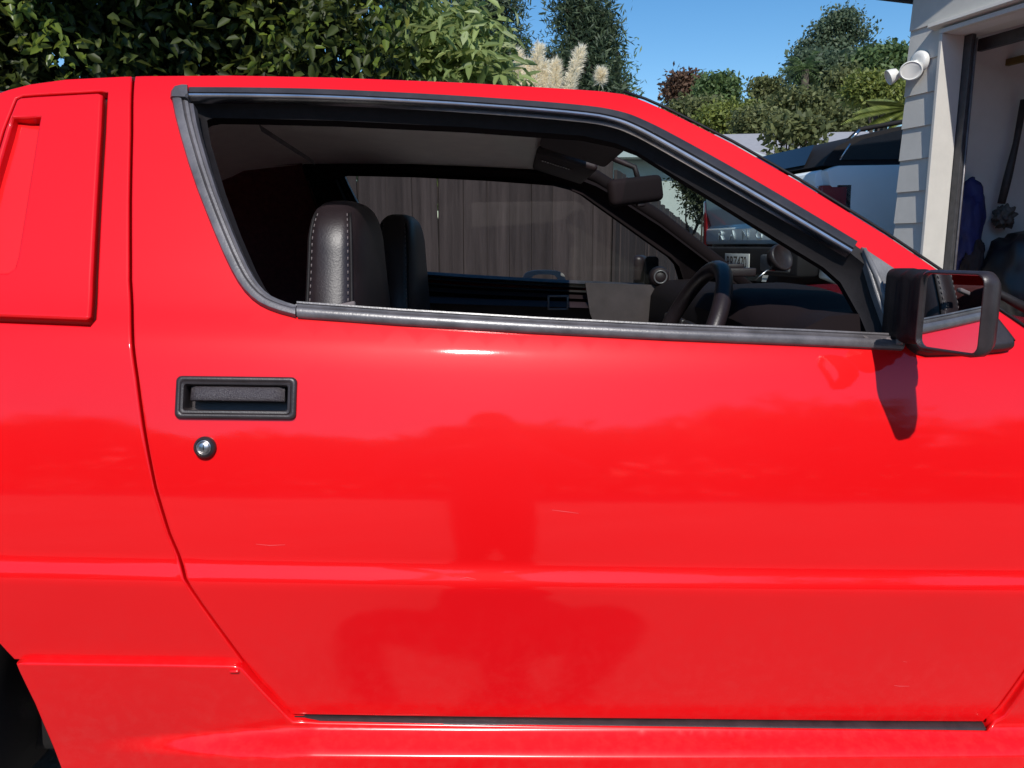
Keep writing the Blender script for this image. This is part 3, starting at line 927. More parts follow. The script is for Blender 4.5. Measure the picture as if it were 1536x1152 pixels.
def door_mirror(parent_car, twin, dx):
    cy, cz, cx = -.136, .966, .584
    hw, hh = .052, .054
    rot = Matrix.Rotation(R(19), 3, 'Z')
    def P(a, b, c):                      # a along -y (outwards), b up, c forward
        q = rot @ Vector((c, -a, 0))
        v = Vector((cx + dx, cy, cz + b)) + Vector((q.x, q.y, 0))
        if twin: v.y = far_y(v.x, v.y)
        return v
    root = empty("door_mirror", P(0, 0, 0)); adopt(root, parent_car)
    shape = [(hw - .003, hh - .003, .013, -.022), (hw, hh, .016, -.018), (hw, hh, .016, -.002), (hw - .004, hh - .004, .018, .008), (hw - .014, hh - .014, .02, .016), (hw - .030, hh - .028, .018, .019)]
    rings = [[P(x, z, c) for x, z in rrect(a, b, r)] for a, b, r, c in shape]
    inn = [(hw - .0045, hh - .0045, .012, -.022), (hw - .006, hh - .006, .011, -.015)]
    rings = [[P(x, z, c) for x, z in rrect(a, b, r)] for a, b, r, c in inn[::-1]] + rings
    V, Fc = loft(rings)
    o = obj("mirror_housing", V, Fc, M['black_trim'], root); fix_normals(o); autosmooth(o, 50)
    V = [P(x, z, -.0165) for x, z in rrect(hw - .005, hh - .005, .011)]
    o = obj("mirror_glass", V, [tuple(range(len(V)))], M['mirror'], root, smooth=False)
    # folding bellows between door and housing
    rings = []
    prof = [(.0, 1.0), (.12, 1.02), (.2, .93), (.28, 1.0), (.36, 1.03), (.44, .93), (.52, 1.0), (.6, 1.02), (.68, .91), (.76, .97), (.86, .97), (1, .9)]
    a0 = Vector((.588 + dx, .040, .962)); a1 = Vector((.598 + dx, -.092, .966))
    for t, s in prof:
        c = a0.lerp(a1, t)
        w_ = (.022 - .007 * t) * s; h_ = (.056 - .008 * t) * s
        ring = []
        for x, z in rrect(w_, h_, .012):
            v = c + Vector((x, 0, z))
            if twin: v.y = far_y(v.x, v.y)
            ring.append(v)
        rings.append(ring)
    V, Fc = loft(rings, True, True)
    o = obj("bellows", V, Fc, M['rubber'], root); fix_normals(o); autosmooth(o, 60)
    if not twin:
        foot = smooth_poly(SL([(1352, 470), (1430, 452), (1480, 470), (1508, 506), (1519, 522), (1512, 531), (1440, 535), (1356, 537)]), 2, True)
        V, Fc, N = panel_data(foot, rim=.010, gap=0, depth=.02, off=.020)
        obj("mirror_foot", V, Fc, M['black_trim'], root, normals=N)
    return root
NM = door_mirror(CAR, 0, 0.0)
tag(NM, "black door mirror on folding rubber bellows")
door_mirror(CAR, 1, -.12)
WP = MB()
w0 = [SP3(a, b) + Vector((.02, .10, .02)) for a, b in ((1470, 440), (1500, 452), (1540, 468), (1600, 500))]
WP.tube(w0, [.004, .006, .007, .009], 8)
WP.build("wiper_arm", M['rubber'], CAR)

# ================================================================== cabin
def seat(name, xc, yc, lab):
    root = empty(name, (xc, yc, .30)); adopt(root, CAR)
    # backrest: rounded slab lofted upwards, leaning back
    prof = [(0.00, .055, .20), (.06, .070, .225), (.25, .068, .232), (.40, .062, .218), (.50, .058, .185), (.56, .056, .168), (.59, .052, .152), (.612, .045, .130), (.627, .033, .095), (.636, .010, .04)]
    def pt(t, tx, wy, an):
        c, s = math.cos(an), math.sin(an)
        ex = 0.55
        x = tx * math.copysign(abs(c) ** ex, c); y = wy * math.copysign(abs(s) ** ex, s)
        lean = -0.06 * t + .05 * max(0, t - .35)
        return Vector((xc + x + lean, yc + y, .495 + t - TILT * xc))
    n = 40
    rings = []
    ts = np.linspace(0, 1, 34)
    tt = [p[0] for p in prof]
    hs = list(np.linspace(0, .54, 18)) + [.56, .58, .593, .605, .614, .622, .628, .632]
    for h in hs:
        tx = float(np.interp(h, tt, [p[1] for p in prof])); wy = float(np.interp(h, tt, [p[2] for p in prof]))
        rings.append([pt(h, tx, wy, 2 * math.pi * i / n) for i in range(n)])
    V, Fc = loft(rings, True, True)
    b = obj("backrest", V, Fc, M['leather'], root); fix_normals(b)
    tag(b, "stitched dark leather backrest")
    # piped seams with stitching on both side faces
    for sgn in (-1, 1):
        for ang in (118, 62):
            pts = []
            for h in hs[:-4]:
                tx = float(np.interp(h, tt, [p[1] for p in prof])); wy = float(np.interp(h, tt, [p[2] for p in prof]))
                q = pt(h, tx, wy, R(ang)); 
                if sgn < 0: q.y = 2 * yc - q.y
                pts.append(q + Vector((0, sgn * .0015, 0)))
            MB().tube(pts, .0032, 6).build("seam", M['rubber'], b)
            st = MB(); inn = -1 if ang < 90 else 1
            rs = resample(pts, 90)
            p2 = []
            for h in hs[:-4]:
                tx = float(np.interp(h, tt, [p[1] for p in prof])); wy = float(np.interp(h, tt, [p[2] for p in prof]))
                q = pt(h, tx, wy, R(ang + (7 if ang < 90 else -7)))
                if sgn < 0: q.y = 2 * yc - q.y
                p2.append(q + Vector((0, sgn * .0012, 0)))
            rs = resample(p2, 100)
            for a, c in zip(rs[::2], rs[1::2]): st.tube([a, c], .0011, 4)
            st.build("stitching", M['thread'], b, kind="stuff")
    # cushion, out of sight; pale cloth added to bounce sun up to the headliner
    V, Fc = box_data((.50, .47, .16), .05, 3)
    MB().add([Vector(v) + Vector((xc + .26, yc, .46)) for v in V], Fc).build("cushion", pbr("bounce_cloth", (0.62, 0.56, 0.53), .9, vary=.1, scale=40) if "bounce_cloth" not in bpy.data.materials else bpy.data.materials["bounce_cloth"], root)
    MB().tube([(xc - .03, yc - .24, .50), (xc - .03, yc - .26, .56)], .03, 10).build("recliner_knob", M['interior'], root)
    return root
seat("driver_seat", -.305, .445, "")
seat("passenger_seat", -.285, 1.075, "")
# belt buckle end piece showing by the driver seat
p = at_y(512, 460, .20); MB().box(p, (.05, .012, .010), Matrix.Rotation(R(-12), 3, 'Y'), .003).build("seat_side_clip", M['thread'], CAR)
# rear seat and load floor
mb = MB(); mb.box((-.86, YC, .50), (.46, 1.2, .22), None, .05, 3); mb.box((-1.08, YC, .72), (.14, 1.2, .42), Matrix.Rotation(R(-18), 3, 'Y'), .05, 3)
mb.build("rear_seat", M['cloth'], CAR)
mb = MB(); mb.box((-1.55, YC, .66), (.9, 1.3, .04), None, .01); mb.build("load_floor", M['cloth'], CAR)
# quarter linings: dark inside of the rear pillars
for k in (0, 1):
    V, Fc, N = panel_data(SL([(205, 113), (60, 121)]) + [(-1.0, 1.255), (-1.4, 1.115), (-1.75, .97), (-1.75, .5), (-.8, .5)] + SL([(260, 800), (205, 480)]), rim=.004, gap=0, depth=.01, off=-.05, zs=.03, xs=.08)
    if k: V, Fc, N = mirror_data(V, Fc, N)
    obj("quarter_lining", V, Fc, M['cloth'], CAR)
# seat belt running up to the pillar
b0 = at_y(388, 186, .22); b1 = at_y(470, 240, .62)
MB().add([b0, b0 + Vector((.004, 0, -.012)), b1 + Vector((.004, 0, -.012)), b1], [(0, 1, 2, 3)]).build("belt_strap", M['vinyl'], CAR, smooth=False)

# dashboard
def dash():
    prof = [(.50, .45), (.44, .62), (.425, .80), (.43, .895), (.445, .925), (.48, .945), (.56, .953), (.70, .94), (.86, .905), (.98, .865), (.98, .45)]
    ys = list(np.linspace(.085, 1.42, 28))
    V = []
    for y in ys:
        hump = max(0, 1 - abs((y - .44) / .26) ** 4)
        for i, (x, z) in enumerate(prof):
            dz = .028 * hump * (1 if 3 <= i <= 6 else 0) ; dxx = -.05 * hump * (1 if i in (3, 4, 5) else 0)
            V.append((x + dxx + .02, y, z + dz - TILT * x + .012))
    D = obj("dashboard", V, grid_faces(len(ys), len(prof)) + [tuple(range(len(prof))), tuple(range((len(ys) - 1) * len(prof), len(ys) * len(prof)))], M['lining'], CAR)
    fix_normals(D); autosmooth(D, 40)
    # centre console face with vents
    for i in range(3):
        MB().box((.445, .80 + .12 * i, .84), (.02, .10, .05), None, .005).build("air_vent", M['black_trim'], D)
    # small box and round pod on the dash top
    p = at_y(1107, 408, .78); mb = MB(); mb.box(p, (.075, .05, .02), None, .003); mb.box(p + Vector((-.01, 0, .014)), (.04, .03, .012), None, .003); mb.build("dash_gadget", M['interior'], D)
    c = at_y(1168, 388, .80)
    rings = []
    ax = Vector((.55, -.75, .35)).normalized(); u = ax.cross(Vector((0, 0, 1))).normalized(); w = u.cross(ax)
    for r, h in ((.001, -.026), (.016, -.022), (.028, -.010), (.034, .004), (.034, .012), (.030, .014), (.028, .010)):
        rings.append([c + ax * h + u * (r * 1.15 * math.cos(a)) + w * (r * math.sin(a)) for a in [2 * math.pi * i / 24 for i in range(24)]])
    V, Fc = loft(rings, True, True)
    o = obj("gauge_pod", V, Fc, M['black_trim'], D); fix_normals(o)
    MB().tube([c + Vector((-.004, 0, -.026)), at_y(1150, 406, .79), at_y(1132, 421, .78)], [.004, .0025, .0022], 8).build("pod_stalk", M['steel'], D)
dash()
# steering wheel
def steering():
    c = Vector((.335, .425, .838)); inc = R(24)
    n = Vector((-math.cos(inc), 0, math.sin(inc))); up = Vector((math.sin(inc), 0, math.cos(inc))); sd = Vector((0, 1, 0))
    root = empty("steering_wheel", c); adopt(root, CAR)
    ring = [c + up * (.185 * math.cos(2 * math.pi * i / 48)) + sd * (.185 * math.sin(2 * math.pi * i / 48)) for i in range(49)]
    MB().tube(ring, .0165, 12, False).build("rim", M['leather'], root)
    mb = MB()
    for a in (90, 200, 270, 160):
        a = R(a); d = up * math.cos(a) + sd * math.sin(a)
        mb.tube([c - n * .03 + d * .03, c - n * .02 + d * .10, c + d * .178], [.016, .013, .011], 8)
    mb.build("spoke", M['satin'], root)
    V, Fc = box_data((.03, .13, .11), .012, 3)
    rot = Matrix((n, sd, up)).transposed()
    MB().add([rot @ Vector(v) + c - n * .015 for v in V], Fc).build("hub_pad", M['interior'], root)
    MB().tube([c - n * .02, c - n * .22], [.045, .055], 16).build("column", M['interior'], root)
    MB().tube([c - n * .08, c - n * .085 + Vector((0, -.11, .012)), c - n * .085 + Vector((0, -.17, .02))], [.008, .008, .011], 8).build("stalk", M['satin'], root)
steering()
# rear-view mirror
def rear_view():
    c = at_y(953, 286, .74)
    root = empty("rear_view_mirror", c); adopt(root, CAR)
    rot = Matrix.Rotation(R(-8), 3, 'Y') @ Matrix.Rotation(R(24), 3, 'Z')
    V, Fc = box_data((.145, .032, .062), .014, 4)
    o = MB().add([rot @ Vector(v) + c for v in V], Fc).build("mirror_shell", M['lining'], root)
    MB().tube([c + Vector((.01, .012, .02)), c + Vector((.0, .02, .055)), at_y(925, 240, .76), at_y(905, 226, .76)], [.007, .007, .007, .012], 8).build("mirror_arm", M['interior'], root)
    MB().box(c + rot @ Vector((.01, 0, -.034)), (.022, .012, .010), rot, .003).build("dip_lever", M['interior'], root)
rear_view()
# sun visors, the passenger one with a printed label
for nm, yc in (("sun_visor", .42), ("sun_visor", 1.02)):
    c = Vector((.135, yc, 1.252 if yc < .7 else 1.262)); rot = Matrix.Rotation(R(17), 3, 'Y')
    V, Fc = box_data((.155, .40, .022), .010, 3)
    v_ = MB().add([rot @ Vector(v) + c for v in V], Fc).build("sun_visor", M['interior'], CAR)
    if yc > .7:
        lb = MB(); lb.box(c + rot @ Vector((-.02, -.10, -.0122)), (.085, .034, .0008), rot); 
        fr = MB()
        for i in range(11):
            w = random.choice((.003, .0045, .0025))
            fr.box(c + rot @ Vector((-.055 + i * .007, -.10 + random.uniform(-.004, .004), -.0129)), (w, random.uniform(.014, .024), .0008), rot)
        lb.build("visor_label", M['interior'], v_, smooth=False); fr.build("label_print", M['print'], v_, smooth=False)
# passenger door inside: vinyl pad, pull handle, mirror knob, pale trim piece
pad = [at_y(a, b, 1.405) for a, b in ((878, 424), (995, 428), (1060, 432), (1075, 520), (905, 520), (885, 470))]
V = pad + [p + Vector((0, .02, 0)) for p in pad]
o = obj("vinyl_pad", V, [(0, 1, 2, 3, 4, 5), (11, 10, 9, 8, 7, 6)] + [(i, (i + 1) % 6, 6 + (i + 1) % 6, 6 + i) for i in range(6)], M['vinyl'], DOOR2, smooth=False); fix_normals(o)
c = at_y(837, 454, 1.40)
mb = MB()
for sx, sz, w, h in ((-.031, 0, .006, .046), (.031, 0, .006, .046), (0, .021, .066, .005), (0, -.021, .066, .005)):
    mb.box(c + Vector((sx, 0, sz)), (w, .008, h), None, .001)
mb.build("pull_bezel", M['satin'], DOOR2)
k = at_y(988, 415, 1.42); MB().tube([k, k + Vector((0, -.03, 0))], [.034, .028], 20).build("mirror_knob", M['interior'], DOOR2)
ring = [k + Vector((.02 * math.cos(2 * math.pi * i / 20), -.032, .02 * math.sin(2 * math.pi * i / 20))) for i in range(21)]
MB().tube(ring, .003, 6, False).build("knob_ring", M['satin'], DOOR2)
# pale rounded plastic piece seen above the passenger door sill
cc = at_y(816, 414, 1.56)
V = []; n_ = 20
for yy in (-.02, .02):
    for rr_ in (1, .62):
        for i in range(n_ + 1):
            a = math.pi * i / n_
            V.append(cc + Vector((-.072 * math.copysign(abs(math.cos(a)) ** .7, math.cos(a)) * rr_, yy, -.016 + .036 * (math.sin(a) ** .6) * rr_)))
q = n_ + 1
Fc = []
for i in range(n_):
    Fc += [(i, i + 1, q + i + 1, q + i), (2 * q + i, 3 * q + i, 3 * q + i + 1, 2 * q + i + 1), (i, 2 * q + i, 2 * q + i + 1, i + 1), (q + i, q + i + 1, 3 * q + i + 1, 3 * q + i)]
o = obj("carry_handle", V, Fc, M['white_plastic']); fix_normals(o); autosmooth(o, 40)
tag(o, "small pale arched plastic handle showing above the passenger door sill", "handle")

# small pale streaks, scratches and stone chips on the door
m_mark = pbr("pale_mark", (0.75, 0.10, 0.11), .5)
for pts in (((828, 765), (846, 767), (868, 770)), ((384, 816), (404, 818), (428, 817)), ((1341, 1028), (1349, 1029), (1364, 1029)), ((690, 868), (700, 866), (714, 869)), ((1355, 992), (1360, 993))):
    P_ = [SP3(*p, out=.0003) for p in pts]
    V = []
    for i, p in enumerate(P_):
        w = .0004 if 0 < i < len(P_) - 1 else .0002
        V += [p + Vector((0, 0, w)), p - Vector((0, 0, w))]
    MB().add(V, [(2 * i, 2 * i + 1, 2 * i + 3, 2 * i + 2) for i in range(len(P_) - 1)]).build("paint_mark", m_mark, DOOR, smooth=False)
# ================================================================== fence
m, nt, b, out = new_mat("weathered_fence_timber")
tc = nt.nodes.new("ShaderNodeTexCoord"); mp = nt.nodes.new("ShaderNodeMapping"); mp.inputs["Scale"].default_value = (14, 14, 1.2)
nt.links.new(tc.outputs["Object"], mp.inputs[0])
oi = nt.nodes.new("ShaderNodeObjectInfo")
ad = nt.nodes.new("ShaderNodeVectorMath"); ad.operation = 'ADD'
cmb = nt.nodes.new("ShaderNodeCombineXYZ"); ml = nt.nodes.new("ShaderNodeMath"); ml.operation = 'MULTIPLY'; ml.inputs[1].default_value = 50
nt.links.new(oi.outputs["Random"], ml.inputs[0]); nt.links.new(ml.outputs[0], cmb.inputs[0]); nt.links.new(ml.outputs[0], cmb.inputs[2])
nt.links.new(mp.outputs[0], ad.inputs[0]); nt.links.new(cmb.outputs[0], ad.inputs[1])
n = nt.nodes.new("ShaderNodeTexNoise"); n.inputs["Scale"].default_value = 1.6; n.inputs["Detail"].default_value = 10; n.inputs["Roughness"].default_value = 0.7
nt.links.new(ad.outputs[0], n.inputs["Vector"])
r = nt.nodes.new("ShaderNodeValToRGB")
r.color_ramp.elements[0].position = .25; r.color_ramp.elements[0].color = (0.020, 0.014, 0.014, 1)
r.color_ramp.elements[1].position = .80; r.color_ramp.elements[1].color = (0.105, 0.082, 0.080, 1)
nt.links.new(n.outputs["Fac"], r.inputs[0])
hs = nt.nodes.new("ShaderNodeHueSaturation"); mr = nt.nodes.new("ShaderNodeMapRange"); mr.inputs[3].default_value = .75; mr.inputs[4].default_value = 1.25
nt.links.new(oi.outputs["Random"], mr.inputs[0]); nt.links.new(mr.outputs[0], hs.inputs["Value"]); nt.links.new(r.outputs[0], hs.inputs["Color"])
nt.links.new(hs.outputs[0], b.inputs["Base Color"]); b.inputs["Roughness"].default_value = .9
bp = nt.nodes.new("ShaderNodeBump"); bp.inputs["Strength"].default_value = .6; bp.inputs["Distance"].default_value = .005
nt.links.new(n.outputs["Fac"], bp.inputs["Height"]); nt.links.new(bp.outputs[0], b.inputs["Normal"])
M['fence'] = m

bv, bf = box_data((.148, .019, 1.0), .003, 1)
board_me = mesh_data("board", bv, bf, M['fence'], smooth=False)
def fence(start, direc, n, top0, top1, label, pitch=.1535):
    d = Vector((direc[0], direc[1], 0)).normalized(); ang = math.atan2(d.y, d.x)
    nn = Vector((d.y, -d.x, 0))
    root = empty("timber_fence", (start[0], start[1], gz(*start)), label, "fence", "timber fences beside the driveway")
    for i in range(n):
        p = Vector((start[0], start[1], 0)) + d * (pitch * i)
        zb = gz(p.x, p.y) - .02; zt = top0 + (top1 - top0) * i / max(1, n - 1) + random.uniform(-.012, .012)
        M4 = Matrix.Translation((p.x, p.y, (zb + zt) / 2)) @ Matrix.Rotation(ang + R(random.uniform(-1, 1)), 4, 'Z') @ Matrix.Rotation(R(random.uniform(-.5, .5)), 4, 'Y') @ Matrix.Diagonal((1, 1, zt - zb, 1))
        o = inst("board", board_me, M4 @ Matrix.Translation((0, random.uniform(-.003, .003), 0)), root)
    # posts and rails behind the boards
    L = pitch * (n - 1)
    k = 0
    while k * 2.2 <= L + .5:
        p = Vector((start[0], start[1], 0)) + d * min(L, k * 2.2) - nn * .075
        zt = top0 + (top1 - top0) * min(1, k * 2.2 / L) - .05
        mb = MB(); mb.box((p.x, p.y, (gz(p.x, p.y) + zt) / 2), (.1, .1, zt - gz(p.x, p.y)), Matrix.Rotation(ang, 3, 'Z'), .004); mb.build("post", M['fence'], root, smooth=False)
        k += 1
    for hh in (.35, .8):
        a = Vector((start[0], start[1], 0)) - nn * .035; e = a + d * L
        za = gz(a.x, a.y) + (top0 - gz(a.x, a.y)) * hh; ze = gz(e.x, e.y) + (top1 - gz(e.x, e.y)) * hh
        mb = MB(); c = (a + e) / 2; c.z = (za + ze) / 2
        rot = Matrix.Rotation(ang, 3, 'Z') @ Matrix.Rotation(-math.atan2(ze - za, L), 3, 'Y')
        mb.box(c, (L, .04, .09), rot); mb.build("rail", M['fence'], root, smooth=False)
    return root
fdir = (.84, .545)
fc = at_d(905, 255, 5.0)
n1 = 28
st = (fc.x - .84 * .1535 * (n1 - 1) / math.hypot(*fdir) , fc.y - .545 * .1535 * (n1 - 1) / math.hypot(*fdir))
fence(st, fdir, n1, 1.70, 1.60, "dark weathered board fence seen through the passenger side window")
fence((fc.x + .10, fc.y + .06), (.312, .95), 50, 1.52, 1.12, "dark board fence running back beside the pickup, seen through the windscreen")

# ================================================================== garage
bvec = Vector((.31, -.95, 0)).normalized(); nvec = Vector((-.95, -.31, 0)).normalized(); ivec = -nvec
K = at_d(1347, 300, 4.4); K.z = 0
gang = math.atan2(bvec.y, bvec.x)
def G(s, i, z): return Vector((K.x, K.y, 0)) + bvec * s + ivec * i + Vector((0, 0, z))
grot = Matrix((bvec, ivec, Vector((0, 0, 1)))).transposed()          # local x along the wall, y inwards, z up
m_wb = pbr("painted_weatherboard", (0.60, 0.575, 0.52), 0.6, vary=0.06, scale=9, bump=.2, bscale=120)
m_gw = pbr("garage_lining", (0.66, 0.64, 0.61), 0.8, vary=0.06, scale=5)
m_fascia = pbr("dark_fascia", (0.03, 0.032, 0.036), 0.5, vary=.2)
m_track = pbr("door_track", (0.05, 0.048, 0.05), 0.5, vary=.3, scale=30)
GAR = empty("garage", G(0, 0, 0), "white weatherboard garage with its door open", "garage")
SW = 3.4                      # width of the gable wall
OP0, OP1, OPH = .215, 2.95, 2.10
EAVE, SLOPE = 2.40, math.tan(R(22))
def gable(s): return EAVE + SLOPE * min(s + .05, SW - s + .05)
expo = .165
def wboard(s0, s1, z, h=expo + .02):
    # lapped board: thicker at its lower edge
    V = []
    for s in (s0, s1):
        V += [G(s, -.004, z), G(s, -.016, z), G(s, -.006, z + h), G(s, -.002, z + h)]
    Fc = [(0, 1, 2, 3), (7, 6, 5, 4), (0, 4, 5, 1), (1, 5, 6, 2), (2, 6, 7, 3), (3, 7, 4, 0)]
    o = obj("weatherboard", V, Fc, m_wb, GAR, smooth=False); fix_normals(o)
z = .02
while z < 3.1:
    zt = z + expo
    s_lo = max(0, (zt - EAVE) / SLOPE - .05 + .02) if zt > EAVE else 0.0
    s_hi = SW - s_lo
    if s_hi - s_lo > .1:
        if z < OPH - .02:
            wboard(s_lo, OP0, z); wboard(OP1, s_hi, z)
        elif z < OPH + .06: pass
        else: wboard(s_lo, s_hi, z)
    z += expo
# structural wall behind the boards
V = [G(0, 0, 0), G(0, 0, EAVE), G(SW / 2, 0, gable(SW / 2)), G(SW, 0, EAVE), G(SW, 0, 0), G(OP1, 0, 0), G(OP1, 0, OPH), G(OP0, 0, OPH), G(OP0, 0, 0)]
V2 = [v + ivec * .10 for v in V]
quads = [(0, 1, 7, 8), (1, 2, 6, 7), (2, 3, 6), (3, 4, 5, 6)]
Fc = [q for q in quads] + [tuple(9 + i for i in q[::-1]) for q in quads] + [(i, (i + 1) % 9, 9 + (i + 1) % 9, 9 + i) for i in range(9)]
o = obj("front_wall", V, Fc and [f for f in Fc if max(f) < 18], m_gw, GAR, smooth=False) if False else obj("front_wall", V + V2, Fc, m_gw, GAR, smooth=False); fix_normals(o)
# jamb lining and head lining of the opening
mb = MB(); mb.box(G(OP0 + .009, .04, OPH / 2), (.018, .145, OPH), grot, .002); mb.build("jamb_board", m_wb, GAR, smooth=False)
mb = MB(); mb.box(G(OP1 - .009, .085, OPH / 2), (.018, .235, OPH), grot, .002); mb.build("jamb_board", m_wb, GAR, smooth=False)
mb = MB(); mb.box(G((OP0 + OP1) / 2, .085, OPH + .012), (OP1 - OP0, .235, .022), grot, .002); mb.build("head_board", m_wb, GAR, smooth=False)
mb = MB(); mb.box(G((OP0 + OP1) / 2 - .01, -.028, OPH + .045), (OP1 - OP0 + .1, .05, .02), grot @ Matrix.Rotation(R(-12), 3, 'X'), .002); mb.build("drip_cap", m_wb, GAR, smooth=False)
# door tracks and seal
mb = MB(); mb.box(G(OP0 + .035, .13, OPH / 2), (.05, .03, OPH), grot, .003); mb.build("door_track", m_track, GAR, smooth=False)
mb = MB(); mb.tube([G(OP0 + .066, .14, .02), G(OP0 + .066, .14, OPH - .02)], .006, 8); mb.build("track_lip", M['satin'], GAR)
mb = MB(); mb.box(G((OP0 + OP1) / 2, .235, OPH - .035), (OP1 - OP0, .03, .06), grot, .003); mb.build("head_seal", m_track, GAR, smooth=False)
# side walls, back wall, ceiling, slab
DG = 5.2
for nm, c, s in (("side_wall", G(.05, .1 + DG / 2, EAVE / 2), (.10, DG, EAVE)), ("side_wall", G(SW - .05, .1 + DG / 2, EAVE / 2), (.10, DG, EAVE)), ("back_wall", G(SW / 2, DG + .05, EAVE / 2), (SW - .2, .1, EAVE)),
                 ("ceiling", G(SW / 2, .11 + DG / 2, EAVE + .02), (SW - .2, DG - .02, .03)), ("floor_slab", G(SW / 2, .1 + DG / 2, .03), (SW - .2, DG, .06))):
    mb = MB(); mb.box(c, s, grot); mb.build(nm, m_gw, GAR, smooth=False)
# roof: two dark slopes with fascia, overhanging the gable a little
for sg in (0, 1):
    V = []
    for i in (-.16, DG + .3):
        for s, dz in ((-.07, 0), (SW / 2, 0), (SW / 2, .06), (-.07, .06)):
            ss = s if sg == 0 else SW - s
            V.append(G(ss, i, EAVE + .03 + SLOPE * (s + .05) + dz))
    o = obj("roof_slope", V, [(0, 1, 2, 3), (7, 6, 5, 4), (0, 4, 5, 1), (1, 5, 6, 2), (2, 6, 7, 3), (3, 7, 4, 0)], m_fascia, GAR, smooth=False); fix_normals(o)
mb = MB(); mb.box(G(-.10, DG / 2, EAVE - .03), (.05, DG + .3, .06), grot, .01); mb.build("gutter", m_fascia, GAR, smooth=False)
# twin floodlight on the wall
FL = empty("floodlight", at_d(1375, 95, 4.2), "white twin-headed floodlight on the garage corner", "light")
base = G(.10, -.02, at_d(1375, 90, 4.25).z)
ax = nvec
def disc(c, axis, prof, name, mat, parent, seg=28, sx=1.0):
    axis = axis.normalized(); u = axis.cross(Vector((0, 0, 1))).normalized(); w = u.cross(axis)
    rings = [[c + axis * h + u * (rr_ * sx * math.cos(2 * math.pi * i / seg)) + w * (rr_ * math.sin(2 * math.pi * i / seg)) for i in range(seg)] for rr_, h in prof]
    V, Fc = loft(rings, True, True); o = obj(name, V, Fc, mat, parent); fix_normals(o); autosmooth(o, 50); return o
m_lamp = pbr("white_lamp_plastic", (0.72, 0.71, 0.66), 0.35, vary=.04)
disc(base, nvec, [(.055, 0), (.055, .02), (.045, .03), (.03, .032)], "base_plate", m_lamp, FL)
h1 = base + nvec * .06 + bvec * .0 + Vector((0, 0, -.045)); h2 = base + nvec * .10 + bvec * -.10 + Vector((0, 0, -.06))
disc(h1, Vector((-.45, -.85, -.25)), [(.015, -.045), (.034, -.038), (.045, -.015), (.048, .006), (.043, .009), (.040, .005)], "lamp_head", m_lamp, FL, sx=1.15)
disc(h2, Vector((-.95, .1, -.45)), [(.015, -.045), (.028, -.038), (.036, -.015), (.040, .009), (.037, .010), (.034, .005)], "lamp_head", m_lamp, FL)
MB().tube([base + nvec * .02, h1 + Vector((0, 0, .03))], .014, 10).build("knuckle", m_lamp, FL)
MB().tube([h1 + Vector((0, .03, 0)), h2 - Vector((-.03, 0, 0))], .013, 10).build("knuckle", m_lamp, FL)

# things hanging and standing inside the garage
def blob(name, c, rad, mat, label, cat, seed=0, amp=.25, freq=3.0, sub=4, parent=None):
    bm = bmesh.new(); bmesh.ops.create_icosphere(bm, subdivisions=sub, radius=1)
    for v in bm.verts:
        k = 1 + amp * noise.noise(v.co * freq + Vector((seed, 0, 0))) + amp * .4 * noise.noise(v.co * freq * 2.7 + Vector((0, seed, 0)))
        q = v.co * k
        v.co = Vector((c[0], c[1], c[2])) + bvec * (q.x * rad[0]) + ivec * (q.y * rad[1]) + Vector((0, 0, q.z * rad[2]))
    me = bpy.data.meshes.new(name); bm.to_mesh(me); bm.free()
    me.materials.append(mat); me.polygons.foreach_set("use_smooth", [True] * len(me.polygons))
    o = bpy.data.objects.new(name, me); COL.objects.link(o); WORLD_OF[o.name] = Matrix.Identity(4); adopt(o, parent)
    if label: tag(o, label, cat)
    return o
def on_wall(px, py, out_=.12):
    # point on the inner face of the far side wall (s = .10), pushed towards the opening
    r_ = ray(px, py); p0 = G(.10 + out_, 0, 0); t = (p0 - CAM).dot(bvec) / r_.dot(bvec)
    return CAM + r_ * t
c = on_wall(1450, 335, .06)
blob("hanging_bag", c, (.06, .10, .22), pbr("blue_sheeting", (0.018, 0.024, 0.12), .6, vary=.3, scale=12), "crumpled blue bag hanging on the garage wall", "bag", 3, .35, 2.2)
c2 = on_wall(1459, 395, .09)
blob("dark_jacket", c2, (.05, .06, .13), pbr("dark_cloth", (0.03, .02, .022), .9), "dark garment hanging below the blue bag", "garment", 8, .3, 2.5)
# brush cutter on hooks
BC = empty("hanging_tool", on_wall(1505, 250, .08), "dark long-handled garden tool hanging on the garage wall", "tool")
m_tool = pbr("tool_dark", (0.035, 0.025, 0.022), .6, vary=.4, scale=20)
MB().tube([on_wall(1536, 150, .08), on_wall(1524, 215, .08), on_wall(1512, 265, .08), on_wall(1502, 305, .08)], [.018, .016, .022, .02], 10).build("handle", m_tool, BC)
blob("tool_head", on_wall(1506, 325, .08), (.05, .05, .06), pbr("tool_body", (0.10, .085, .07), .6, vary=.5, scale=30), None, None, 5, .5, 3, parent=BC)
MB().box(on_wall(1519, 92, .03), (.14, .03, .035), grot, .004).build("wall_bracket", pbr("ochre_timber", (0.16, .12, .03), .7), None)
tag(bpy.data.objects["wall_bracket"], "short ochre bar fixed high on the garage wall", "bracket")
blob("rubbish_sack", on_wall(1536, 420, .25), (.22, .2, .26), pbr("black_sack", (0.012, .010, .012), .4), "black rounded sack standing in the garage", "sack", 2, .2, 2)

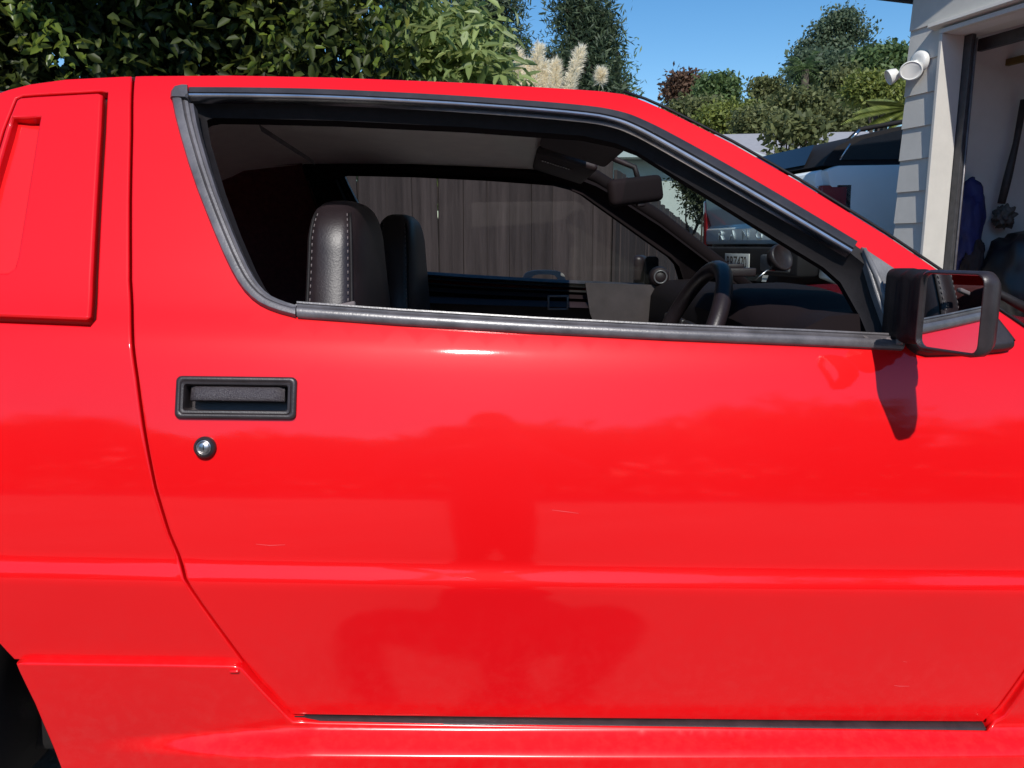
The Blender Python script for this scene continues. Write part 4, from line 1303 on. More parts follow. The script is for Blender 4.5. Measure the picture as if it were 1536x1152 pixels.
# ================================================================== pickup truck behind
def pickup():
    L_ = at_d(1060, 366, 7.1); Rr = at_d(1234, 366, 5.3)
    c = (L_ + Rr) / 2; lat = Vector((Rr.x - L_.x, Rr.y - L_.y, 0)).normalized(); fwd = Vector((-lat.y, lat.x, 0))
    zg = gz(c.x, c.y)
    rot = Matrix((lat, fwd, Vector((0, 0, 1)))).transposed() @ Matrix.Rotation(R(1.5), 3, 'X')
    O = Vector((c.x, c.y, zg))
    def P(x, y, z): return O + rot @ Vector((x, y, z))
    T = empty("pickup_truck", O, "pale blue-grey pickup with black canopy parked beside the garage", "pickup")
    paint = pbr("pale_blue_paint", (0.80, 0.87, 0.89), 0.45, coat=1.0, vary=.03, scale=3)
    blackp = pbr("truck_black", (0.013, 0.012, 0.013), 0.75, spec=.25)
    redl = pbr("tail_lens", (0.22, 0.008, 0.012), 0.15, coat=1.0)
    greyp = pbr("truck_grey", (0.10, .10, .105), .5)
    dglass = pbr("dark_glass", (0.012, 0.013, 0.016), 0.06, spec=.8)
    W = .93
    def prism(name, prof, x0, x1, mat, parent=T, bev=0.0):
        V = [P(x0, y, z) for y, z in prof] + [P(x1, y, z) for y, z in prof]
        k = len(prof)
        Fc = [tuple(range(k)), tuple(range(2 * k - 1, k - 1, -1))] + [(i, k + i, k + (i + 1) % k, (i + 1) % k) for i in range(k)]
        o = obj(name, V, Fc, mat, parent, smooth=False); fix_normals(o)
        if bev:
            bm = bmesh.new(); bm.from_mesh(o.data); bmesh.ops.bevel(bm, geom=[e for e in bm.edges], offset=bev, segments=2, affect='EDGES', profile=.5); bm.to_mesh(o.data); bm.free()
            o.data.polygons.foreach_set("use_smooth", [True] * len(o.data.polygons)); autosmooth(o, 40)
        return o
    def bx(name, x, y, z, sx, sy, sz, mat, parent=T, bev=.01):
        V, Fc = box_data((sx, sy, sz), bev, 2)
        o = obj(name, [O + rot @ (Vector(v) + Vector((x, y, z))) for v in V], Fc, mat, parent); autosmooth(o, 40); return o
    # load bed sides with wheel-arch cut
    arch_p = [(.95 + .44 * math.cos(R(a)), .42 + .44 * math.sin(R(a))) for a in range(0, 181, 15)]
    bed = [(.05, .60), (.05, 1.20), (.02, 1.30), (.10, 1.33), (1.80, 1.34), (1.80, .55)] + arch_p
    prism("bed_side", bed, W - .10, W, paint, bev=.012); prism("bed_side", bed, -W, -W + .10, paint, bev=.012)
    bx("bed_floor", 0, .95, .72, 1.66, 1.7, .06, blackp)
    # tailgate: upper panel, recessed middle, lower ledge carrying the letters
    tw = W - .075
    prism("tailgate", [(.06, .82), (-.005, .83), (-.012, .86), (-.010, .955), (.022, .975), (.030, .99), (.006, 1.06), (-.012, 1.12), (-.020, 1.24), (-.012, 1.29), (.02, 1.31), (.09, 1.30), (.09, .82)], -tw, tw, paint, bev=.004)
    TG = [o for o in T.children if o.name.startswith("tailgate")][0] if T.children else None
    TG = bpy.data.objects["tailgate"]
    bx("tailgate_handle", .0, -.008, 1.10, .26, .05, .085, blackp, TG, .015)
    for i, ch in enumerate("RANGER"):
        cu = bpy.data.curves.new("letter", 'FONT'); cu.body = ch; cu.size = .108; cu.extrude = .006; cu.align_x = 'CENTER'; cu.space_character = 1.0
        to = bpy.data.objects.new("tmp", cu)
        me = bpy.data.meshes.new_from_object(to); bpy.data.objects.remove(to)
        me.materials.clear(); me.materials.append(pbr("letter_face", (0.62, .70, .73), .3, coat=1) if i == 0 else bpy.data.materials["letter_face"])
        x = -.56 + i * .222
        M4 = Matrix.Translation(O) @ rot.to_4x4() @ Matrix.Translation((x, -.014, .868)) @ Matrix.Rotation(R(90), 4, 'X') @ Matrix.Diagonal((1.45, 1, 1, 1))
        o = inst("letter", me, M4, TG)
    # tail lights
    for s in (-1, 1):
        l_ = bx("tail_light", s * (W - .036), .085, 1.01, .075, .20, .40, redl, T, .02)
        bx("light_housing", s * (W - .035), .15, 1.01, .070, .12, .41, blackp, l_, .01)
    # bumper, plate, plate text
    B = bx("rear_bumper", 0, -.06, .71, 1.80, .18, .20, blackp, T, .03)
    bx("bumper_step", -.62, -.14, .70, .40, .06, .12, greyp, B, .02); bx("bumper_step", .62, -.14, .70, .40, .06, .12, greyp, B, .02)
    bx("valance", 0, .04, .46, 1.5, .10, .16, blackp, T, .02)
    PL = bx("number_plate", .06, -.165, .70, .40, .008, .125, M['white_plastic'], T, .002)
    cu = bpy.data.curves.new("plate_text", 'FONT'); cu.body = "RRZ470"; cu.size = .125; cu.extrude = .001; cu.align_x = 'CENTER'
    to = bpy.data.objects.new("tmp", cu); me = bpy.data.meshes.new_from_object(to); bpy.data.objects.remove(to)
    me.materials.clear(); me.materials.append(M['black_trim'])
    inst("plate_text", me, Matrix.Translation(O) @ rot.to_4x4() @ Matrix.Translation((.06, -.171, .656)) @ Matrix.Rotation(R(90), 4, 'X') @ Matrix.Diagonal((.80, 1, 1, 1)), PL)
    # canopy with side windows
    can = [(.02, 1.335, .0), (.05, 1.385, .03), (.12, 1.455, .10), (.26, 1.515, .18), (.55, 1.58, .24), (1.0, 1.65, .26), (1.80, 1.71, .26), (1.80, 1.335, .0)]
    V = [P(-W + .05 + t_ * 1.5, y, z) for y, z, t_ in can] + [P(W - .05 - t_ * .12, y, z) for y, z, t_ in can]
    k = len(can)
    CN = obj("canopy", V, [tuple(range(k)), tuple(range(2 * k - 1, k - 1, -1))] + [(i, k + i, k + (i + 1) % k, (i + 1) % k) for i in range(k)], blackp, T); fix_normals(CN); autosmooth(CN, 30)
    for s in (-1, 1):
        gl_ = [(.15, 1.37), (.21, 1.46), (.30, 1.50), (.60, 1.565), (1.62, 1.65), (1.62, 1.37)]
        x0 = s * (W - .046); x1 = s * (W - .044)
        wn_ = prism("side_window", gl_, min(x0, x1), max(x0, x1), dglass, CN)
        V, Fc = tube_data([P(s * (W - .042), .135, 1.37), P(s * (W - .042), .205, 1.47)], .006, 8)
        obj("window_edge", V, Fc, M['chrome'], CN)
    rg = [P(-.66, .05, 1.36), P(.66, .05, 1.36), P(.60, .15, 1.50), P(-.60, .15, 1.50)]
    rg = [p + rot @ Vector((0, -.03, .0)) for p in rg]
    obj("rear_glass", rg, [(0, 1, 2, 3)], dglass, CN, smooth=False)
    for s in (1,):
        V, Fc = tube_data([P(.78 if s > 0 else -.40, .26, 1.505), P(.78 if s > 0 else -.40, .34, 1.575), P(.78 if s > 0 else -.40, 1.0, 1.68), P(.78 if s > 0 else -.40, 1.7, 1.75), P(.78 if s > 0 else -.40, 1.76, 1.73)], .016, 8)
        obj("roof_rail", V, Fc, M['chrome'] if False else blackp, CN)
        V, Fc = tube_data([P(.795 if s > 0 else -.42, .27, 1.51), P(.795 if s > 0 else -.42, .33, 1.57)], .010, 8)
        obj("rail_foot", V, Fc, M['chrome'], CN)
    # cab, bonnet, glass house
    prism("cab", [(1.83, .45), (1.83, 1.33), (3.55, 1.30), (3.70, 1.20), (3.70, .45)], -W, W, paint, bev=.03)
    prism("cab_roof", [(1.86, 1.34), (1.95, 1.84), (2.2, 1.88), (2.9, 1.86), (3.55, 1.34)], -W + .10, W - .10, blackp, bev=.03)
    prism("bonnet", [(3.71, .45), (3.71, 1.20), (4.9, 1.08), (5.1, .95), (5.1, .45)], -W + .01, W - .01, paint, bev=.04)
    for y in (.95, 4.15):
        for s in (-1, 1):
            a = P(s * (W - .25), y, .38); b_ = P(s * (W - .02), y, .38)
            V, Fc = tube_data([a, a.lerp(b_, .12), a.lerp(b_, .88), b_], [.34, .38, .38, .34], 28)
            w_ = obj("wheel", V, Fc, M['tyre'], T); autosmooth(w_, 40)
            V, Fc = tube_data([b_, b_ + (b_ - a) * .04], [.23, .20], 24); obj("rim", V, Fc, M['alloy'], w_)
pickup()
# ================================================================== vegetation
def fast_mesh(name, V, Q, mat):
    V = np.asarray(V, dtype=np.float32); Q = np.asarray(Q, dtype=np.int32)
    me = bpy.data.meshes.new(name)
    me.vertices.add(len(V)); me.vertices.foreach_set("co", V.ravel())
    me.loops.add(Q.size); me.loops.foreach_set("vertex_index", Q.ravel())
    k = Q.shape[1]
    me.polygons.add(len(Q)); me.polygons.foreach_set("loop_start", np.arange(0, Q.size, k, dtype=np.int32))
    me.update(calc_edges=True)
    me.materials.append(mat)
    return me
def unit(a): return a / np.maximum(1e-9, np.linalg.norm(a, axis=1, keepdims=True))
def leaf_geo(C, Nn, T, L, Wd, fold=.25, curl=.15):
    """6-vertex leaves: two folded halves; C base points, Nn normals, T tip directions"""
    n = len(C)
    T = unit(T - Nn * np.sum(T * Nn, 1, keepdims=True)); B = np.cross(Nn, T)
    L = L[:, None]; Wd = Wd[:, None]
    p0 = C; p3 = C + T * L - Nn * L * curl
    mid = C + T * L * .5
    l1 = C + T * L * .32 + B * Wd * .5 + Nn * Wd * fold; r1 = C + T * L * .32 - B * Wd * .5 + Nn * Wd * fold
    l2 = C + T * L * .70 + B * Wd * .38 + Nn * (Wd * fold * .7 - L * curl * .4); r2 = C + T * L * .70 - B * Wd * .38 + Nn * (Wd * fold * .7 - L * curl * .4)
    V = np.stack([p0, l1, l2, p3, r2, r1], 1).reshape(-1, 3)
    base = (np.arange(n) * 6)[:, None]
    Q = np.concatenate([base + np.array([[0, 3, 2, 1]]), base + np.array([[0, 5, 4, 3]])], 0)
    return V, Q
def quad_geo(C, Nn, T, L, Wd):
    n = len(C)
    T = unit(T - Nn * np.sum(T * Nn, 1, keepdims=True)); B = np.cross(Nn, T)
    L = L[:, None]; Wd = Wd[:, None]
    V = np.stack([C, C + T * L * .5 + B * Wd * .5, C + T * L, C + T * L * .5 - B * Wd * .5], 1).reshape(-1, 3)
    Q = (np.arange(n) * 4)[:, None] + np.array([[0, 1, 2, 3]])
    return V, Q
def crown_points(lobes, n_clumps, per, sigma, shell=.45):
    P = []; O = []
    vol = np.array([l[3] * l[4] * l[5] for l in lobes]) ** .67; vol = vol / vol.sum()
    for l, w in zip(lobes, vol):
        k = max(3, int(n_clumps * w))
        d = unit(rng.normal(size=(k, 3)))
        rr_ = rng.uniform(0, 1, (k, 1)) ** shell
        wob = 1 + .22 * np.sin(d[:, :1] * 5 + l[0] * 3) * np.cos(d[:, 2:3] * 6 + l[1])
        c = np.array(l[:3]) + d * np.array(l[3:6]) * rr_ * wob
        sg = sigma * rng.uniform(.6, 1.4, (k, 1, 1))
        q = c[:, None, :] + np.clip(rng.normal(size=(k, per, 3)), -1.5, 1.5) * sg * np.array([1, 1, .8])
        P.append(q.reshape(-1, 3)); O.append(np.repeat(d, per, 0))
    return np.concatenate(P), np.concatenate(O)
def limbs_mesh(mb, base, top, lobes, r0, wob=.15, n=8):
    base = Vector(base); top = Vector(top)
    pts = [base.lerp(top, i / 5) + Vector((random.uniform(-wob, wob), random.uniform(-wob, wob), 0)) * (i / 5) for i in range(6)]
    mb.tube(pts, [r0 * (1 - .12 * i) for i in range(6)], n)
    for l in lobes:
        c = Vector(l[:3]); k = random.choice((2, 3, 4)); a = pts[k]
        m1 = a.lerp(c, .5) + Vector((random.uniform(-wob, wob), random.uniform(-wob, wob), random.uniform(0, wob)))
        mb.tube([a, m1, c], [r0 * .5, r0 * .32, r0 * .14], 6)
        for _ in range(5):
            e = c + Vector((random.uniform(-1, 1) * l[3], random.uniform(-1, 1) * l[4], random.uniform(-.7, 1) * l[5])) * .85
            mb.tube([m1.lerp(c, random.uniform(.2, 1)), c.lerp(e, .5) + Vector((0, 0, .1 * l[5])), e], [r0 * .2, r0 * .12, r0 * .04], 5)
BARK = pbr("bark", (0.055, 0.042, 0.032), .95, vary=.5, scale=6, bump=.8, bscale=40)
def tree(name, label, cat, base, top, lobes, mat, n_clumps, per, sigma, leaf, ratio=.5, shell=.45, r0=.15, droop=.2, up=.4, kind6=False, group=None, mix=.8, trunk=True):
    T = empty(name, base, label, cat, group)
    if trunk:
        mb = MB(); limbs_mesh(mb, base, top, lobes, r0); mb.build("trunk", BARK, T)
    P, O = crown_points(lobes, n_clumps, per, sigma, shell)
    n = len(P)
    Nn = unit(O * .7 + np.array([0, 0, up]) + rng.normal(size=(n, 3)) * mix)
    Td = unit(rng.normal(size=(n, 3)) + np.array([0, 0, -droop]))
    L = leaf * rng.uniform(.6, 1.35, n)
    V, Q = (leaf_geo if kind6 else quad_geo)(P, Nn, Td, L, L * ratio)
    me = fast_mesh("crown", V, Q, mat)
    o = bpy.data.objects.new("crown", me); COL.objects.link(o); WORLD_OF[o.name] = Matrix.Identity(4); adopt(o, T)
    return T
def lobe(px, py, d, rx, ry, rz):
    p = at_d(px, py, d); return (p.x, p.y, p.z, rx, ry, rz)
def floor_at(px, d):
    p = at_d(px, 300, d); return (p.x, p.y, gz(p.x, p.y))

LM = {
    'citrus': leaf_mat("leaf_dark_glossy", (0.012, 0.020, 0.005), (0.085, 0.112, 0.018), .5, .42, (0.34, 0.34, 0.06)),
    'citrus_lit': leaf_mat("leaf_sunlit", (0.09, 0.14, 0.02), (0.20, 0.26, 0.04), .35, .45),  # lighter copy of the citrus leaf, sunlit look put into its colour
    'lance': leaf_mat("leaf_lance", (0.10, 0.15, 0.045), (0.34, 0.42, 0.15), .5, .4, (0.45, .50, .28)),
    'conifer': leaf_mat("needles_dark", (0.028, 0.050, 0.028), (0.09, 0.125, 0.06), .6, .25),
    'olive': leaf_mat("leaf_olive", (0.06, 0.075, 0.026), (0.21, 0.225, 0.085), .6, .35),
    'mid': leaf_mat("leaf_mid", (0.055, 0.095, 0.034), (0.15, 0.22, 0.075), .55, .35),
    'bluegreen': leaf_mat("leaf_bluegreen", (0.045, 0.075, 0.045), (0.14, 0.185, 0.105), .55, .35),
    'lime': leaf_mat("leaf_lime", (0.10, 0.13, 0.025), (0.24, 0.27, 0.06), .55, .3),
    'rust': leaf_mat("leaf_rust", (0.07, 0.036, 0.022), (0.15, 0.085, 0.05), .6, .2),
    'ivy': leaf_mat("leaf_ivy", (0.012, 0.022, 0.010), (0.10, 0.11, 0.05), .5, .25),
}
# -- big dark broadleaf tree behind the rear of the car; its upper boughs overhang and shade the lower foliage
lb = [(-3.9, 4.6, 2.4, 1.0, .8, 1.2), (-3.0, 4.9, 2.6, 1.1, .8, 1.4), (-2.0, 5.0, 2.5, 1.0, .8, 1.4), (-1.45, 4.9, 2.9, .65, .7, 1.1),
      (-2.95, 3.5, 4.2, .75, 1.1, .7), (-2.2, 3.5, 4.3, .6, 1.1, .7), (-2.6, 2.9, 3.8, .5, .5, .35), (-1.5, 5.0, 4.3, .7, .8, .7), (-4.6, 5.0, 4.0, 1.0, .9, 1.0), (-3.3, 5.2, 5.2, 1.2, 1.2, .8), (-2.2, 5.1, 1.3, 1.2, .5, .7)]
BT = tree("broadleaf_tree", "large dark glossy-leaved tree overhanging the rear of the red car", "tree", (-2.8, 5.6, gz(-2.8, 5.6)), (-2.7, 5.2, 4.2), lb, LM['citrus'], 1500, 46, .115, .088, .5, .5, .16, droop=.9, kind6=True)
# single leaves along its outer twigs, some with sunlight put into their colour
def leaf_mesh_single(mat, L=.1, ratio=.5):
    V, Q = leaf_geo(np.array([[0., 0, 0]]), np.array([[0., 0, 1]]), np.array([[1., 0, 0]]), np.array([L]), np.array([L * ratio]))
    return fast_mesh("leaf", V, Q, mat)
def sprinkle(parent, me, spots, n, spread, d, sc=(.6, 1.3), droop=.35):
    for i in range(n):
        px, py = random.choice(spots)
        p = at_d(px + random.gauss(0, spread), py + random.gauss(0, spread * .8), d + random.uniform(-.25, .25))
        q = Vector((random.uniform(-1, 1), random.uniform(-1, .3), -droop + random.uniform(-.5, .5))).to_track_quat('X', 'Z')
        Mx = Matrix.Translation(p) @ q.to_matrix().to_4x4() @ Matrix.Rotation(random.uniform(-1.2, 1.2), 4, 'X') @ Matrix.Scale(random.uniform(*sc), 4)
        inst("leaf", me, Mx, parent)
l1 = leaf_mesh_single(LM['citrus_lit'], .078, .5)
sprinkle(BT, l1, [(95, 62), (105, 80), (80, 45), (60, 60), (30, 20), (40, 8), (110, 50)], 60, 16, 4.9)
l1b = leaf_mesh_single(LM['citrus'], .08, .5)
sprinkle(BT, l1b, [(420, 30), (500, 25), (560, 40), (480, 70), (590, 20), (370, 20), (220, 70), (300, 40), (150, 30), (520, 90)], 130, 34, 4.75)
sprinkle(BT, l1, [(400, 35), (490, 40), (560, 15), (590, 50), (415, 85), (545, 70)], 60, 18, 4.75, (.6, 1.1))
# -- yellow-green shrub with long leaves
sh = [lobe(610, 60, 7.6, .45, .5, .5), lobe(680, 75, 7.6, .45, .5, .45), lobe(640, 110, 7.4, .6, .5, .4), lobe(720, 105, 7.6, .4, .4, .3), lobe(650, 200, 7.5, .8, .6, .7)]
b0 = floor_at(660, 7.8)
SH = tree("lance_leaf_shrub", "pale green shrub with long pointed leaves between dark tree and pampas plumes", "shrub", b0, (b0[0], b0[1], 2.2), sh, LM['lance'], 420, 12, .13, .17, .28, .5, .05, droop=.5, kind6=True, mix=.6)
l2 = leaf_mesh_single(LM['lance'], .22, .26)
# whorls of leaves at the shoot tips
for px, py in ((600, 50), (625, 75), (650, 45), (672, 60), (690, 85), (655, 95), (720, 75), (735, 95), (620, 110), (690, 110), (750, 110), (580, 85)):
    c = at_d(px, py, 7.05 + random.uniform(-.15, .15)); k = random.randint(7, 11)
    for i in range(k):
        a = 2 * math.pi * i / k + random.uniform(-.3, .3); dr = Vector((math.cos(a), math.sin(a) * .8 - .2, random.uniform(-.7, .35)))
        Mx = Matrix.Translation(c + dr * .02) @ dr.to_track_quat('X', 'Z').to_matrix().to_4x4() @ Matrix.Scale(random.uniform(.7, 1.15), 4)
        inst("leaf", l2, Mx, SH)
# -- pampas grass
PG = empty("pampas_grass", floor_at(825, 9.0), "pampas grass with cream feathery plumes behind the roof of the red car", "grass clump")
m_pl = leaf_mat("plume", (0.70, 0.65, 0.50), (0.92, 0.88, 0.74), .8, .4)
m_bl = leaf_mat("pampas_blade", (0.08, 0.11, 0.04), (0.18, 0.20, 0.08), .6, .3)
bz = Vector(floor_at(825, 9.0))
for px, py, d, lean, ln in ((778, 100, 9.0, -.05, .50), (803, 92, 9.1, .12, .62), (832, 116, 8.9, .02, .40), (858, 95, 9.0, .30, .58), (790, 115, 9.2, .02, .45), (899, 130, 9.3, .05, .12), (820, 118, 9.2, -.1, .4)):
    tip = at_d(px + lean * 45, py - 22, d); base = tip - Vector((lean * ln, 0, ln))
    n = 1500
    t = rng.uniform(0, 1, n) ** .8
    axp = np.array(base)[None] + (np.array(tip) - np.array(base))[None] * t[:, None]
    wd = .085 * np.sin(np.pi * (t * .92 + .06)) ** .7 * (ln / .5)
    dirs = unit(rng.normal(size=(n, 3)) * np.array([1, 1, .3]))
    C = axp + dirs * (wd * rng.uniform(0, .6, n))[:, None]
    Td = unit(dirs * .7 + np.array([lean * .4 + .15, 0, .65]) + rng.normal(size=(n, 3)) * .25)
    Nn = unit(rng.normal(size=(n, 3)))
    V, Q = quad_geo(C, Nn, Td, rng.uniform(.05, .11, n), np.full(n, .006))
    o = bpy.data.objects.new("plume", fast_mesh("plume", V, Q, m_pl)); COL.objects.link(o); WORLD_OF[o.name] = Matrix.Identity(4); adopt(o, PG)
    MB().tube([bz + Vector((random.uniform(-.1, .1), 0, 0)), base.lerp(bz, .4), base, tip], [.009, .007, .005, .002], 5).build("stem", m_bl, o)
n = 260
C = np.array(bz)[None] + rng.normal(size=(n, 3)) * np.array([.18, .18, 0]); A = rng.uniform(0, 2 * np.pi, n)
V = []; Q = []
for i in range(n):
    h = random.uniform(.6, 1.05); r_ = random.uniform(.3, .9); a = A[i]; dr = np.array([math.cos(a), math.sin(a), 0]); sdv = np.array([-math.sin(a), math.cos(a), 0]) * .009
    for t in (0, .35, .7, 1.0):
        p = C[i] + dr * r_ * t ** 1.6 + np.array([0, 0, h * (1.6 * t - .7 * t * t)])
        V += [p - sdv * (1.05 - t), p + sdv * (1.05 - t)]
    for k in range(3): Q.append((i * 8 + k * 2, i * 8 + k * 2 + 1, i * 8 + k * 2 + 3, i * 8 + k * 2 + 2))
o = bpy.data.objects.new("blades", fast_mesh("blades", V, Q, m_bl)); COL.objects.link(o); WORLD_OF[o.name] = Matrix.Identity(4); adopt(o, PG); o["kind"] = "stuff"

# -- conifers behind
def conifer(px, d, top_py, rpx, label, mat, clumps=650, grp="conifers behind the pampas grass"):
    b = floor_at(px, d); tp = at_d(px, top_py, d); R0 = rpx * d / F_PX
    H = tp.z - b[2]
    lobes = []
    for i in range(15):
        t = i / 14; zz = b[2] + H * (.12 + .85 * t); rr_ = R0 * (1.0 - .75 * t ** 1.4)
        for k in range(4 if t < .8 else 2):
            a = random.uniform(0, 6.28); lobes.append((b[0] + rr_ * .55 * math.cos(a), b[1] + rr_ * .55 * math.sin(a), zz, rr_ * .5, rr_ * .5, H * .075))
    return tree("conifer_tree", label, "tree", b, (tp.x, tp.y, tp.z - .2), lobes, mat, clumps * 2, 26, .24, .20, .2, .6, .18, droop=-.5, up=.2, group=grp, mix=1.0)
conifer(868, 21, -60, 92, "dense dark green conifer rising behind the cream pampas plumes", LM['conifer'], 1500)
conifer(925, 22, 78, 34, "narrow green conifer at the right edge of the dense dark one", LM['mid'], 260)
pl = [lobe(725, 20, 24, .9, .9, .5), lobe(700, -10, 24, .8, .8, .5), lobe(755, 5, 24, .8, .8, .45), lobe(745, 62, 24, .9, .7, .5), lobe(770, 75, 24, .7, .6, .5), lobe(690, 45, 24, .5, .5, .3), lobe(720, 100, 24, 1.2, .8, .6), lobe(620, 0, 25, .8, .7, .5), lobe(770, 110, 24, 1.0, .8, .6)]
tree("pine_tree", "open dark pine with visible trunk behind the pale shrub", "tree", floor_at(718, 24), tuple(at_d(722, -20, 24)), pl, LM['conifer'], 600, 30, .24, .20, .18, .6, .2, droop=-.4, group="conifers behind the pampas grass", mix=1.0)

# -- trees on the right skyline
def bush(px, py, d, rpx, hpx, label, mat, clumps=220, leaf=.16, name="broadleaf_tree", lobes_n=7, group="trees on the skyline", cat="tree", per=14, base_py=None, sig=.22):
    k = d / F_PX; rr_ = rpx * k; hh = hpx * k; c = at_d(px, py, d); lobes = [(c.x, c.y, c.z, rr_ * .7, rr_ * .6, hh * .7)]
    for i in range(lobes_n):
        a = random.uniform(0, 6.28); e = random.uniform(-.5, .9)
        lobes.append((c.x + rr_ * .62 * math.cos(a), c.y + rr_ * .5 * math.sin(a), c.z + hh * .6 * e, rr_ * .42, rr_ * .42, hh * .38))
    b = floor_at(px, d)
    return tree(name, label, cat, b, (c.x, c.y, c.z), lobes, mat, int(clumps * 2.0), int(per * 1.5), sig * d / 25, leaf * .55 * d / 25, .5, .5, .12 * d / 25, group=group, mix=.9)
tl = [lobe(px, py, 42, a * 42 / F_PX, a * .8 * 42 / F_PX, b * 42 / F_PX) for px, py, a, b in ((1264, 28, 26, 13), (1240, 46, 22, 12), (1288, 50, 18, 10), (1214, 72, 20, 13), (1252, 74, 30, 15), (1300, 78, 15, 9), (1226, 98, 28, 16), (1272, 104, 34, 16), (1205, 112, 16, 16))]
tree("broadleaf_tree", "tallest spreading blue-green tree on the right skyline", "tree", floor_at(1255, 42), tuple(at_d(1255, 70, 42)), tl, LM['bluegreen'], 560, 22, .26, .20, .5, .5, .2, group="trees on the skyline", mix=.9)
bush(1325, 105, 36, 36, 30, "green tree rising behind the floodlight on the garage corner", LM['mid'], 260, .3)
bush(1238, 118, 38, 54, 40, "broad green tree below the tallest skyline tree", LM['bluegreen'], 360, .34, lobes_n=8)
bush(1225, 176, 30, 58, 36, "dark olive tree behind the pickup canopy", LM['olive'], 420, .30, lobes_n=8)
bush(1300, 150, 32, 50, 46, "olive tree between the pickup and the garage wall", LM['olive'], 300, .30)
bush(1150, 190, 29, 38, 24, "olive brown tree left of the pickup, over the distant house", LM['olive'], 280, .28)
bush(1024, 134, 44, 15, 16, "rust-red tree on the skyline", LM['rust'], 120, .28)
bush(1075, 142, 42, 21, 22, "rounded green tree right of the rust-red tree", LM['mid'], 170, .28)
bush(1035, 172, 36, 44, 16, "low olive thicket under the rust-red tree", LM['olive'], 260, .28)
bush(1090, 182, 33, 30, 22, "lime green bush below the rounded green tree", LM['lime'], 180, .26, name="lime_bush", cat="bush")
bush(1148, 134, 46, 15, 6, "small flat-topped tree alone against the sky", LM['olive'], 60, .26, lobes_n=4)
bush(1175, 176, 40, 62, 14, "long dark tree belt behind the lone flat-topped tree", LM['olive'], 260, .3)
bush(1318, 140, 16, 34, 24, "bright yellow-green bush beside the garage corner", LM['lime'], 220, .26, name="lime_bush", cat="bush")
# palm
pc = at_d(1208, 105, 36)
PT = empty("palm_tree", floor_at(1208, 36), "small palm in front of the tall skyline tree", "palm", "trees on the skyline")
MB().tube([floor_at(1208, 36), pc], [.22, .16], 8).build("trunk", BARK, PT)
V = []; Q = []
for i in range(34):
    a = random.uniform(0, 6.28); el = random.uniform(-.6, 1.2); dr = np.array([math.cos(a) * math.cos(el), math.sin(a) * math.cos(el), math.sin(el)]); L = random.uniform(.8, 1.25)
    for j in range(10):
        t = j / 9; p = np.array(pc) + dr * L * t + np.array([0, 0, -.5 * t * t]); sdv = np.cross(dr, [0, 0, 1]); sdv = sdv / (np.linalg.norm(sdv) + 1e-6)
        for sg in (-1, 1):
            q = p + (sdv * sg * .8 + dr * .5 + np.array([0, 0, -.35])) * .32
            k = len(V); V += [p, p + dr * .05, q]; Q.append((k, k + 1, k + 2))
o = bpy.data.objects.new("crown", fast_mesh("crown", V, Q, LM['mid'])); COL.objects.link(o); WORLD_OF[o.name] = Matrix.Identity(4); adopt(o, PT)
# tree fern beside the garage corner: pinnate fronds
TF = empty("tree_fern", floor_at(1345, 13), "tree fern with bright drooping fronds over the pickup roof", "fern")
fc_ = at_d(1362, 162, 13)
MB().tube([floor_at(1362, 13), fc_], [.11, .08], 8).build("trunk", BARK, TF)
for px, py, mid in ((1262, 186, (1310, 152)), (1280, 170, (1320, 150)), (1295, 192, (1325, 168)), (1330, 196, (1345, 168)), (1275, 180, (1318, 156)), (1300, 150, (1335, 143)), (1400, 190, (1385, 150)), (1440, 170, (1400, 145))):
    tip = at_d(px, py, 12.6 + random.uniform(-.4, .4)); md = at_d(mid[0], mid[1], 12.8)
    V = []; Q = []
    for j in range(46):
        t = j / 45; p = fc_ * ((1 - t) ** 2) + md * (2 * t * (1 - t)) + tip * (t * t)
        dr = ((md - fc_) * (1 - t) + (tip - md) * t).normalized(); sdv = dr.cross(Vector((0, 0, 1))).normalized()
        ln = .26 * math.sin(math.pi * min(1, .12 + t * .86)) ** .8
        for sg in (-1, 1):
            q = p + (sdv * sg * .85 + dr * .45 + Vector((0, 0, -.35))) * ln
            k = len(V); V += [tuple(p - dr * .012), tuple(p + dr * .016), tuple(p.lerp(q, .6) + dr * .02), tuple(q), ]; Q.append((k, k + 1, k + 2, k + 3))
    o = bpy.data.objects.new("frond", fast_mesh("frond", V, Q, LM['lime'])); COL.objects.link(o); WORLD_OF[o.name] = Matrix.Identity(4); adopt(o, TF)
# hedge trunks and dark hedge in front of the distant house
for i, px in enumerate((1176, 1186, 1200, 1211, 1222, 1168)):
    b = floor_at(px, 23); t_ = at_d(px + random.uniform(-4, 4), 200, 23)
    c = at_d(px, 196 + random.uniform(-6, 6), 23)
    tree("slender_tree", ["slender dark tree before the distant house, %s" % s for s in ("third from the left", "fourth from the left", "second from the right of the row", "nearest the pickup but one", "nearest the pickup", "at the left end of the row")][i], "tree",
         b, tuple(t_), [(c.x, c.y, c.z, .45, .45, .35), (c.x, c.y, at_d(px, 236, 23).z, .28, .3, .16)], LM['olive'], 26, 12, .14, .22, .5, .5, .05, group="slender trees before the house")
# pampas-like ivy over the far end of the fence
iv = [lobe(1043, 285, 8.8, .14, .15, .28), lobe(1030, 262, 8.8, .14, .15, .22), lobe(1056, 315, 9.0, .10, .12, .2), lobe(1050, 262, 8.9, .12, .12, .2)]
tree("ivy_bush", "dark straggly climber hanging over the fence beside the pickup", "climber", floor_at(1046, 9.0), tuple(at_d(1046, 300, 9)), iv, LM['ivy'], 300, 16, .06, .045, .5, .6, .03)

